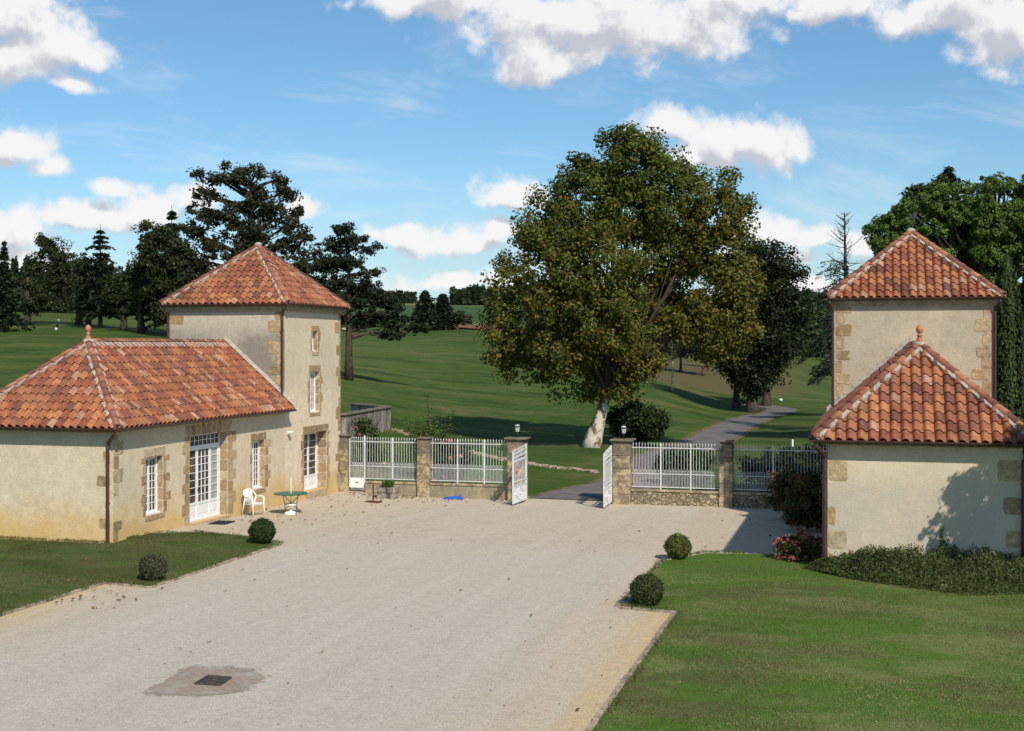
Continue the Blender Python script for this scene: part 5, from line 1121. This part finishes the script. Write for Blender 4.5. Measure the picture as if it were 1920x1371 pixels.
tree('large bright green umbrella pine rising behind the right tower', 'umbrella pine', 1830, 80, 560, .6, _pl, 4600, 38, .25, .19, SP, (4, 4, 3, 1.2), mt='needles', aspect=.42, nl=4, flat=.9, shell=.72, bulge=.06, dk=1.0, low_ok=False)
conifer('thin crown of a cedar peeking above the umbrella pine', 'cedar', 1778, 105, 311, 70, 420, 14, .55, CG, .12, 1.0, per=26, gap=.25, up=.12)
tree('small dark leafy treetop just left of the cedar peak behind the umbrella pine', 'tree', 1725, 100, 400, .25, [(1712, 372, 16, 16), (1735, 360, 22, 14), (1760, 350, 20, 16)], 90, 26, .6, .3, [(.03, .05, .015), (.045, .065, .02)])
def cypress(px, Z, ytop, hw, lab, base=None):
    b = PZ(px, Z); b.z = h1(b.x, b.y); t = thing('cypress', lab, 'cypress', b, 0, 'columnar cypresses at the right edge'); k = Z / FPX; ht = CAMZ - (ytop - HOR) * k - b.z; R_ = hw * k; m = MB(); trunk_mesh(m, b, (b.x, b.y, b.z + ht * .93), .2, .03, 1.3, 8, .01); m.build('trunk', 'bark', t)
    n = 16000; z = RNG.uniform(0.03, 1, n); lobes = RNG.uniform(0, 6.28, 60); lz = RNG.uniform(0, 1, 60); a = RNG.uniform(0, 6.28, n); j = RNG.integers(0, 60, n); a = np.where(RNG.uniform(size=n) < .75, lobes[j] + RNG.normal(0, .11, n), a)
    zz_ = np.where(RNG.uniform(size=n) < .6, np.clip(lz[j] + RNG.normal(0, .09, n), .02, 1), z); rr = R_ * np.clip((1 - zz_ ** 4), .02, 1) ** .55 * (.55 + .45 * np.clip(zz_ * 6, 0, 1)) * (RNG.uniform(.62, 1.0, n)) * (1 + .18 * np.sin(j * 1.7))
    P = np.c_[b.x + rr * np.cos(a), b.y + rr * np.sin(a), b.z + zz_ * ht]; N = np.c_[np.cos(a), np.sin(a), np.full(n, .2)] + rdir(n) * .5; pal = palette(n, [(.028, .05, .014), (.045, .07, .018), (.018, .032, .010)]) * (1 + .6 * np.clip(zz_ - .82, 0, .2) * 5)[:, None] * np.clip(RNG.normal(1, .2, (60, 1)), .5, 1.5)[j]
    leaves('crown', P, N, .22 * RNG.uniform(.6, 1.3, n), pal, 'needles', t, .45, np.c_[np.zeros((n, 2)), np.ones(n)] + rdir(n) * .45)
cypress(1888, 66, 480, 30, 'left of the two dark columnar cypresses right of the right tower'); cypress(1938, 68, 476, 30, 'right of the two dark columnar cypresses, cut by the frame edge')
tree('leafy tree standing just beside the right gatehouse, its shadow on the wall', 'tree', 2180, 27.3, 700, .08, [(2014, 700, 22, 12), (2030, 755, 30, 16), (2040, 810, 34, 18), (2072, 640, 42, 30), (2110, 700, 60, 50), (2130, 620, 60, 56), (2085, 745, 42, 30), (2160, 720, 60, 60), (2190, 640, 60, 66), (2130, 790, 50, 40), (2180, 560, 50, 40), (2250, 660, 60, 80), (2240, 760, 60, 50), (2170, 790, 60, 40)], 560, 34, .19, .12, MG, nl=3, shell=.1)
# ---- bushes
def bush(label, cat, px, Z, ells, n, per, rc, size, pal, wts=None, name='shrub', z=None, core=True, flowers=None, group=None, mt='foliage', xyz=None, var=.2):
    b = xyz or PZ(px, Z)
    if not xyz: b.z = h1(b.x, b.y)
    t = thing(name, label, cat, b, 0, group); E = [px_ell(e, Z, b, 1.0) for e in ells]; P, N, cc, i = crown_points(E, n, per, rc, .5, .12, .8); zmin = b.z + .02; P[:, 2] = np.maximum(P[:, 2], zmin + RNG.uniform(0, .1, len(P)))
    m = MB(); limbs(m, b, b + Vector((0, 0, .25)), cc, .06, 14); m.build('stems', 'bark', t)
    leaves('foliage', P, N, size * RNG.uniform(.6, 1.3, len(P)), palette(len(P), pal, wts, var) * np.clip(RNG.normal(1, .2, (n, 1)), .6, 1.5)[i], mt, t)
    if flowers:
        fn, fs, fpal, fper, frc = flowers; top = [c for c in cc]; k = RNG.choice(len(cc), fn, replace=len(cc) < fn); ctr = cc[k]; e0 = np.array(E[0][0]); dv = ctr - np.mean([list(e[0]) for e in E], axis=0); dv /= np.linalg.norm(dv, axis=1, keepdims=True) + 1e-6
        ctr = ctr + dv * rc * .8; ctr[:, 2] = np.maximum(ctr[:, 2], b.z + .12); ii = np.repeat(np.arange(fn), fper); off = rdir(len(ii)) * frc; fc = np.array(fpal)[RNG.integers(0, len(fpal), fn)][ii] * RNG.uniform(.7, 1.2, (len(ii), 1))
        Pf, Nf, Sf = ctr[ii] + off, off + rdir(len(ii)) * frc * .4, fs * RNG.uniform(.7, 1.2, len(ii))
        if fn < 20:
            for q in range(fn): kk = ii == q; leaves('flower', Pf[kk], Nf[kk], Sf[kk], fc[kk], 'petals', t, .9)
        else: leaves('flowers', Pf, Nf, Sf, fc, 'petals', t, .9)
    return t
bush('round almost black-green shrub beside the plane tree trunk', 'shrub', 1196, 78, [(1192, 788, 48, 32), (1172, 795, 30, 28), (1220, 795, 28, 28), (1195, 812, 42, 18)], 260, 34, .5, .22, [(.022, .035, .011), (.032, .048, .014), (.014, .022, .008)])
bush('small-leaved green shrub behind the railing right of the gate', 'shrub', 1285, 56, [(1272, 860, 34, 18), (1300, 864, 34, 20), (1250, 872, 20, 14), (1285, 888, 45, 16)], 190, 30, .3, .15, [(.035, .06, .016), (.05, .08, .022), (.022, .036, .011)])
bush('long low dark shrub behind the shaded railing next to the right gatehouse', 'shrub', 1480, 54, [(1420, 872, 36, 16), (1465, 866, 40, 22), (1515, 860, 40, 26), (1545, 850, 26, 24), (1480, 890, 80, 18)], 300, 30, .3, .15, [(.02, .034, .011), (.03, .045, .014)])
pinks = [(.62, .20, .24), (.70, .32, .34), (.50, .10, .13)]
bush('climbing rose with a few pink flowers against the grey garden wall', 'rose bush', 682, 62, [(684, 800, 15, 20), (694, 815, 22, 22), (672, 830, 20, 22), (700, 850, 22, 22), (690, 880, 30, 20)], 120, 26, .28, .12, [(.05, .085, .02), (.07, .10, .03), (.035, .055, .016)], flowers=(8, .12, pinks, 16, .07), group='rose bushes behind the left railing')
bush('dark rose bush with red and pink blooms behind the second railing panel', 'rose bush', 850, 54, [(842, 842, 26, 16), (868, 850, 20, 20), (846, 866, 36, 20), (840, 885, 36, 16)], 150, 28, .26, .12, [(.03, .05, .015), (.045, .07, .02), (.02, .032, .012)], flowers=(14, .11, pinks, 16, .07), group='rose bushes behind the left railing')
def shoots():
    px, Z = 800, 58; b = PZ(px, Z); b.z = h1(b.x, b.y); t = thing('tall_shrub', 'leggy green shrub with tall upright shoots above the left railing pier', 'shrub', b); m = MB(); C = []; k = Z / FPX
    for tx, ty in [(803, 738), (760, 785), (845, 780), (782, 790), (822, 775), (790, 800), (812, 808), (770, 808), (835, 800), (850, 772), (778, 815), (800, 790)]:
        e = PZ(tx, Z + rint(-.6, .6), ty); md = b.lerp(e, .5) + Vector((rint(-.2, .2), rint(-.2, .2), rint(0, .2))); m.tube([b, md, e], [.025, .015, .005], 4, cap=False)
        u = RNG.uniform(.35, 1.0, 90) ** .8; A, M, E_ = map(np.array, (b, md, e)); q = np.where(u[:, None] < .5, A + (M - A) * u[:, None] * 2, M + (E_ - M) * (u[:, None] - .5) * 2) + RNG.normal(0, .07, (90, 3)); C.append(q)
    m.build('stems', 'bark', t); P = np.concatenate(C + [np.array(PZ(798, Z, 818)) + RNG.normal(size=(1500, 3)) * np.array([.55, .4, .35]), np.array(PZ(790, Z, 860)) + RNG.normal(size=(900, 3)) * np.array([.4, .3, .5])]); P = P[P[:, 2] > b.z]
    leaves('foliage', P, rdir(len(P)), .10 * RNG.uniform(.6, 1.3, len(P)), palette(len(P), [(.08, .12, .03), (.06, .09, .022), (.12, .15, .04)]), 'foliage', t)
shoots()
hyd = [(.13, .05, .035), (.12, .08, .035), (.08, .10, .03), (.06, .10, .026)]
bush('dusky purple-green hydrangea nearest the shaded railing', 'hydrangea', 1482, 43.5, [(1480, 905, 36, 26), (1465, 925, 26, 26), (1500, 925, 34, 28), (1480, 945, 38, 14)], 190, 34, .2, .10, hyd, (2, 1.5, 2, 3), flowers=(70, .05, [(.20, .06, .05), (.24, .10, .07), (.15, .08, .05)], 16, .07), group='hydrangeas against the right gatehouse wall')
bush('larger dusky hydrangea in front, against the side wall of the right gatehouse', 'hydrangea', 1524, 40.5, [(1520, 935, 40, 34), (1500, 960, 34, 24), (1535, 960, 34, 30), (1515, 908, 26, 18), (1520, 978, 36, 12)], 260, 34, .2, .10, hyd, (2, 1.5, 2, 3.5), flowers=(90, .05, [(.20, .06, .05), (.24, .10, .07), (.16, .11, .05)], 16, .07), group='hydrangeas against the right gatehouse wall')
bush('red flowering hydrangea at the corner drainpipe of the right gatehouse', 'hydrangea', 1498, 33.6, [(1484, 1040, 30, 24), (1502, 1028, 32, 22), (1495, 1058, 28, 16), (1525, 1035, 22, 26), (1480, 1022, 22, 14)], 190, 30, .16, .09, [(.09, .10, .025), (.06, .08, .02), (.15, .12, .03), (.10, .04, .03)], (3, 3, 1, 1), flowers=(130, .05, [(.42, .09, .10), (.50, .16, .15), (.30, .07, .08), (.46, .24, .18)], 26, .08))
def cover():
    n = 34000; x = RNG.uniform(-1.6, 6.2, n); fr = 32.85 - 2.3 * sstep(x, -1.7, 1.2) + .25 * np.sin(x * 2.1) + .5 * sstep(x, 3.5, 6); y = fr + (33.1 - fr) * RNG.uniform(0, 1, n) ** .8
    u = (y - fr) / (33.1 - fr); hh = (.2 + .5 * sstep(u, 0, .6)) * (.35 + 1.25 * fbm(x * 2.2, y * 2.2, 3)) * .92 * (.45 + .55 * sstep(x, -1.5, .4)) * sstep(x, -1.7, -1.0); z = .03 + hh * RNG.uniform(.25, 1, n) ** .6
    lf = RNG.uniform(size=n) < .72; C = np.c_[x, y, z]; keep = ~((x > XL - .02) & (x < XR + .1) & (y > 32.98)); C = C[keep]; n = len(C); b = thing('ground_cover', 'low mass of dark green ground cover along the foot of the right wall', 'ground cover', (1.5, 32, .03)); b['kind'] = 'stuff'
    dark = fbm(C[:, 0] * 2.5, C[:, 1] * 2.5, 8)[:, None]; pal = palette(n, [(.065, .09, .024), (.095, .12, .038), (.045, .062, .018), (.14, .13, .06)], (4, 3, 3, .9)) * (.5 + 1.0 * dark)
    leaves('foliage', C, rdir(n) + np.array([0, -.4, .7]), .075 * RNG.uniform(.6, 1.4, n), pal, 'foliage', b, .38)
    m = 420; xs = RNG.uniform(-1.2, 5.5, m); q = []
    for k in range(m):
        h_ = rint(.08, .3); x0 = xs[k]; y0 = rint(31.4, 32.9); zb = .35 * float(.55 + .8 * fbm(x0 * 1.6, y0 * 1.6, 3)); q.append((x0, y0, zb + h_ / 2, h_))
    q = np.array(q); leaves('sprigs', q[:, :3], rdir(m) * np.array([1, 1, .1]), q[:, 3], palette(m, [(.06, .09, .03), (.09, .08, .035)]), 'foliage', b, .08, np.tile([0., 0, 1], (m, 1)) + rdir(m) * .25)
cover()
def stem_plant():
    p = Vector((onY(1765, 32.7), 32.7, .1)); t = thing('tall_weed', 'tall single green weed standing upright against the right wall', 'plant', p); m = MB(); m.tube([p, p + Vector((.02, 0, .6)), p + Vector((0, 0, 1.12))], [.014, .01, .004], 5)
    m.tube([p + Vector((0, 0, .15)), p + Vector((-.12, 0, .28)), p + Vector((-.16, 0, .48))], [.009, .007, .003], 4); m.tube([p + Vector((0, 0, .12)), p + Vector((.12, 0, .25)), p + Vector((.18, 0, .42))], [.009, .007, .003], 4); m.build('stem', 'green_stem', t); C = []
    for a, b, n in ((Vector((0, 0, .1)), Vector((0, 0, 1.14)), 150), (Vector((-.12, 0, .28)), Vector((-.16, 0, .5)), 26), (Vector((.12, 0, .25)), Vector((.18, 0, .45)), 26)):
        for _ in range(n): C.append(list(p + a.lerp(b, rint(0, 1)) + Vector((rint(-.045, .045), rint(-.04, .04), 0))))
    C = np.array(C); leaves('leaves', C, rdir(len(C)) + np.array([0, -.3, .6]), .085 * RNG.uniform(.7, 1.3, len(C)), palette(len(C), [(.11, .17, .035), (.15, .21, .045)]), 'foliage', t, .4)
m_flat('green_stem', (.08, .12, .03)); stem_plant()
def ball(px, py, rpx, ybase, label, pal):
    p = at(px, ybase, 0); k = dep(p.x, p.y) / FPX; r = rpx * k; t = thing('box_ball', label, 'clipped bush', p, 0, 'clipped box balls edging the lawns'); c = np.array([0, 0, r * 1.0]); n = 5200
    d = rdir(n); wob = 1 + .05 * np.sin(d[:, 0] * 7 + px) * np.cos(d[:, 2] * 6) ; P = c + d * (r * wob * np.where(RNG.uniform(size=n) < .05, RNG.uniform(1.0, 1.12, n), RNG.uniform(.82, 1.03, n)))[:, None] * np.array([1, 1, .97]); P[:, 2] = np.maximum(P[:, 2], .03)
    leaves('foliage', P, d + rdir(n) * .8, .05 * RNG.uniform(.6, 1.3, n), palette(n, pal, None, .3) * (.8 + .4 * (d[:, 2:3] > .3)) if False else palette(n, pal, None, .3), 'foliage', t, .6, None, True)
    m = MB(); bm = bmesh.new(); bmesh.ops.create_icosphere(bm, subdivisions=3, radius=r * .85)  # solid dark core added inside to block the gaps between leaves
    for v in bm.verts: v.co = v.co * rint(.95, 1.03) + Vector(c)
    m.add([v.co for v in bm.verts], [[v.index for v in f.verts] for f in bm.faces], (1, 1, 1)); bm.free(); m.build('dark_core', 'core_brown', t, True); m = MB(); m.tube([(0, 0, -.02), (0, 0, r * .5)], .04, 8); m.build('stem', 'bark', t, True)
ball(491.5, 1000, 24.5, 1021, 'dark green clipped box ball at the gravel corner near the green table', [(.035, .065, .016), (.055, .088, .022), (.022, .04, .012)])
ball(287, 1066, 25.5, 1090, 'greyish brown clipped box ball on the left lawn edge', [(.085, .09, .05), (.12, .11, .07), (.05, .06, .028)])
ball(1271, 1026, 24.5, 1050, 'yellow-green clipped box ball at the far corner of the right lawn', [(.11, .13, .03), (.16, .16, .045), (.06, .08, .02)])
ball(1212.5, 1108, 31, 1138, 'largest dark clipped box ball on the projecting corner of the right lawn', [(.055, .075, .022), (.08, .10, .032), (.035, .05, .016)])
# ---- far woods and hedges
def woods():
    t = thing('distant_woods', 'dark wooded skyline on the far hills', 'woods', PZ(900, 900)); t['kind'] = 'stuff'; C = []
    def band(px0, px1, Z0, Z1, n, hgt):
        px = RNG.uniform(px0, px1, n); Z = RNG.uniform(Z0, Z1, n); u = (px - 960) / FPX; x = (FV.x + RV.x * u) * Z; y = (FV.y + RV.y * u) * Z; h_ = H(x, y); e = hgt * (.75 + .5 * vn(px / 6, Z / 60, 5)); C.append(np.c_[x, y, h_ + RNG.uniform(0, 1, n) * e])
    band(845, 1010, 880, 1000, 5000, 12); band(1440, 1650, 1150, 1300, 3500, 13); band(-60, 60, 640, 740, 3000, 14); band(-300, 3000, 1900, 2200, 9000, 14); band(1250, 1560, 700, 740, 2500, 8); band(1000, 1300, 900, 1000, 2500, 10)
    band(-100, 330, 290, 330, 14000, 11); band(560, 780, 1000, 1100, 2500, 8)
    P = np.concatenate(C); leaves('canopy', P, rdir(len(P)) + np.array([0, 0, .5]), np.clip(np.hypot(P[:, 0], P[:, 1]) * .0036, .8, 6) * RNG.uniform(.6, 1.3, len(P)), palette(len(P), [(.026, .045, .018), (.036, .055, .022), (.018, .032, .014)]), 'foliage', t)
woods()
for k, (px, Z, lab, ells) in enumerate([(1525, 300, 'nearest hedge clump seen between the dying cedar and the oak', [(1510, 650, 30, 14), (1540, 645, 30, 18)]), (1530, 420, 'middle hedge clump on the slope left of the right tower', [(1505, 618, 26, 12), (1545, 612, 34, 14)]), (1505, 560, 'farthest hedge clump below the wooded skyline left of the right tower', [(1490, 598, 28, 8), (1540, 594, 28, 9)])]):
    bush(lab, 'hedge', px, Z, ells, 130, 20, 2.2, 1.6, [(.035, .055, .018), (.05, .07, .022), (.025, .04, .014)], name='hedge', group='hedges left of the right tower')
# ---- golf things
def golf():
    p = hit(106, 619); t = thing('golf_bag', 'black and white golf bag on a trolley on the far fairway', 'golf bag', p, .4); m = MB(); d = Vector((.25, 0, 1)).normalized(); o = Vector((0, 0, .2))
    m.tube([o, o + d * .5, o + d * .95], [.14, .15, .17], 12); m.tube([o + Vector((-.12, .1, .15)), o + Vector((.02, .1, .6))], .07, 8); m.build('bag', 'bag_black', t, True)
    m = MB()
    for k in range(6): a = k * 1.05; q = o + d * .9 + Vector((.08 * math.cos(a), .08 * math.sin(a), 0)); m.tube([q, q + d * .25], .012, 5); m.rbox(q.x + d.x * .25 - .05, q.x + d.x * .25 + .05, q.y - .03, q.y + .03, q.z + .24, q.z + .31, .012)
    m.build('club_heads', 'bag_white', t, True); m = MB(); m.tube([(0, 0, .12), (.4, 0, 1.0), (.5, 0, 1.05)], .018, 6); m.build('trolley_frame', 'dark_metal', t, True)
    for s in (-1, 1): m = MB(); m.tube([(0, s * .26, .16), (0, s * .3, .16)], .16, 16); m.build('wheel', 'bag_white', t, True)
golf()
for (px, py, lab) in ((1486, 836, 'short white marker post on the grass behind the shaded railing'), ):
    p = PZ(px, 66); p.z = h1(p.x, p.y); t = thing('marker_post', lab, 'marker', p); m = MB(); top = CAMZ - (826 - HOR) * 66 / FPX - p.z; m.tube([(0, 0, 0), (0, 0, top)], .05, 8); m.build('post', 'white_paint', t, True); m = MB(); m.lathe([(.055, top), (.05, top + .03), (.01, top + .05)], n=8); m.build('cap', 'white_paint', t, True)
p = hit(1464, 753.5); t = thing('tee_marker', 'round white marker ball on the grass by the bend of the drive', 'marker', p); m = MB(); blob(m, (0, 0, .16), .2, sq=.9); m.build('ball', 'white_paint', t, True)
# ---- grass blades and fallen leaves
def blades(name, x0, x1, y0, y1, dens, inside, lab, zoff=.035, tint=1):
    n = int((x1 - x0) * (y1 - y0) * dens); x = RNG.uniform(x0, x1, n); y = RNG.uniform(y0, y1, n); k = inside(x, y); x, y = x[k], y[k]; n = len(x)
    patchy = fbm(x * .9, y * .9, 11); dry = fbm(x * .45 + 9, y * .45, 21); k = RNG.uniform(size=n) < .35 + 1.1 * patchy; x, y, patchy, dry = x[k], y[k], patchy[k], dry[k]; n = len(x)
    s = RNG.uniform(.022, .052, n) * (.6 + .8 * patchy); L = np.c_[RNG.normal(0, .55, (n, 2)), np.ones(n)]; L /= np.linalg.norm(L, axis=1, keepdims=True)
    C = np.c_[x, y, np.full(n, zoff)] + L * s[:, None] * .5; N = np.cross(L, rdir(n)); c = palette(n, [(.135, .225, .036), (.175, .26, .055), (.11, .19, .032)], None, .2) * (.75 + .55 * vn(x * .25, y * .9, 31))[:, None]
    big = fbm(x * .40 + 5, y * .65 + 2, 41); fresh = sstep(y, 30.5, 33.5) if tint == 1 else 0 * y
    pf = (np.clip((big - .50) * 9, 0, 1) * (1 - fresh))[:, None] * .8; bf = (np.clip((.46 - big) * 9, 0, 1) * (1 - fresh))[:, None] * .7
    c = c * (1 - pf) + np.array([(.30, .325, .125)]) * RNG.uniform(.7, 1.2, (n, 1)) * pf; c = c * (1 - bf) + np.array([(.14, .125, .055)]) * RNG.uniform(.6, 1.2, (n, 1)) * bf; c = c * tint * .84 * (1 - .12 * fresh)[:, None]
    b = tint * np.array([(.22, .19, .10)]) * RNG.uniform(.6, 1.3, (n, 1)); f = np.clip((dry - .40) * 3.4, 0, .85)[:, None] * (RNG.uniform(size=(n, 1)) < .75); c = c * (1 - f) + b * f
    o = leaves(name, C, N, s, c, 'foliage', None, .22, L); tag(o, lab, 'grass', kind='stuff')
blades('grass', -5.1, 7.5, 16.5, 35.3, 900, lambda x, y: (((x > -3.82) | ((x > -5.0) & (y > 27.2) & (y < 33.3)))) & (y < 34.75 + .45 * sstep(x, -4.3, -1) + .03 * np.sin(x * 9)) & ~((x > -1) & (y > 32.9)), 'short mown grass of the right lawn')
blades('grass', -25, -16.0, 22, 34.5, 900, lambda x, y: ((x < -17.4) | ((y > 26.6) & (y < 33.2))) & ~((x < -20.5) & (y > 32.05)) & (x + .9 * (y - 33.1) < -16.6), 'short worn grass of the left lawn by the gatehouse', tint=.60)
def tuft_strip():
    C = []
    for (x0, y0, x1, y1, n) in [(-20.6, 33.9, -20.5, 32.1, 500), (-20.5, 31.98, -25.4, 31.98, 900), (-17.3, 20, -17.3, 26.7, 900), (-17.3, 26.7, -16, 26.5, 300), (-16, 26.5, -15.9, 33.1, 900), (-3.8, 17, -3.8, 26.9, 700), (-3.9, 26.95, -5.1, 27.1, 300), (-5.15, 27.1, -5.15, 33.2, 800), (-5.1, 33.2, -4.3, 34.75, 300), (-4.3, 34.75, -1, 35.2, 900), (-15.9, 33.2, -19.5, 34.6, 800)]:
        t = RNG.uniform(0, 1, n); C.append(np.c_[x0 + (x1 - x0) * t + RNG.normal(0, .045, n), y0 + (y1 - y0) * t + RNG.normal(0, .045, n)])
    C = np.concatenate(C); n = len(C); L = np.c_[RNG.normal(0, .5, (n, 2)), np.ones(n)]; s = RNG.uniform(.04, .12, n); k = vn(C[:, 0] * 2, C[:, 1] * 2, 4) > .35; C, L, s = C[k], L[k], s[k]; n = len(C)
    o = leaves('edge_grass', np.c_[C, np.full(n, .04)] + L * s[:, None] * .4, np.cross(L, rdir(n)), s, palette(n, [(.07, .12, .03), (.11, .15, .045), (.16, .14, .07)]), 'foliage', None, .16, L); tag(o, 'ragged longer grass along the stone edging of both lawns', 'grass', kind='stuff')
tuft_strip()
def litter():
    P = []
    def sc(n, x0, x1, y0, y1, p=1.5):
        for _ in range(n): P.append((rint(x0, x1), rint(y0, y1)))
    sc(90, -20.4, -17, 34.5, 47.5); sc(36, -19, -13, 38, 48); sc(60, -20, -15, 46.3, 48.1); sc(60, -25, -16.2, 24, 33); sc(22, -19, -14, 26, 36); sc(40, -16, -3, 18, 46); sc(22, -5, 2, 36, 47); sc(26, -3.5, 4, 18, 33); sc(130, -20, -17.2, 47.4, 48.2)
    sc(35, -17.2, -15.5, 24, 27)
    P = np.array([p for p in P if not (p[0] < -20.45 and p[1] > 32)]); n = len(P); z = yard(P[:, 0], P[:, 1]) + .03 + .03 * ((P[:, 0] < -16) & (P[:, 1] < 34)); sz = RNG.uniform(.05, .13, n)
    o = leaves('fallen_leaves', np.c_[P, z], rdir(n) * .45 + np.array([0, 0, 1]), sz, palette(n, [(.20, .10, .05), (.15, .07, .035), (.30, .17, .07), (.12, .07, .045)], None, .25), 'foliage', None, .75); tag(o, 'brown fallen leaves scattered over gravel and lawns', 'fallen leaves', kind='stuff')
    m = 500; x = RNG.uniform(-17, -4, m); y = RNG.uniform(15, 47, m); o = leaves('grit', np.c_[x, y, yard(x, y) + .012], rdir(m) * .3 + np.array([0, 0, 1]), RNG.uniform(.015, .05, m), palette(m, [(.18, .15, .115), (.26, .22, .17), (.12, .10, .08)]), 'foliage', None, .8); tag(o, 'dark grit and twigs lying on the gravel', 'grit', kind='stuff')
litter()
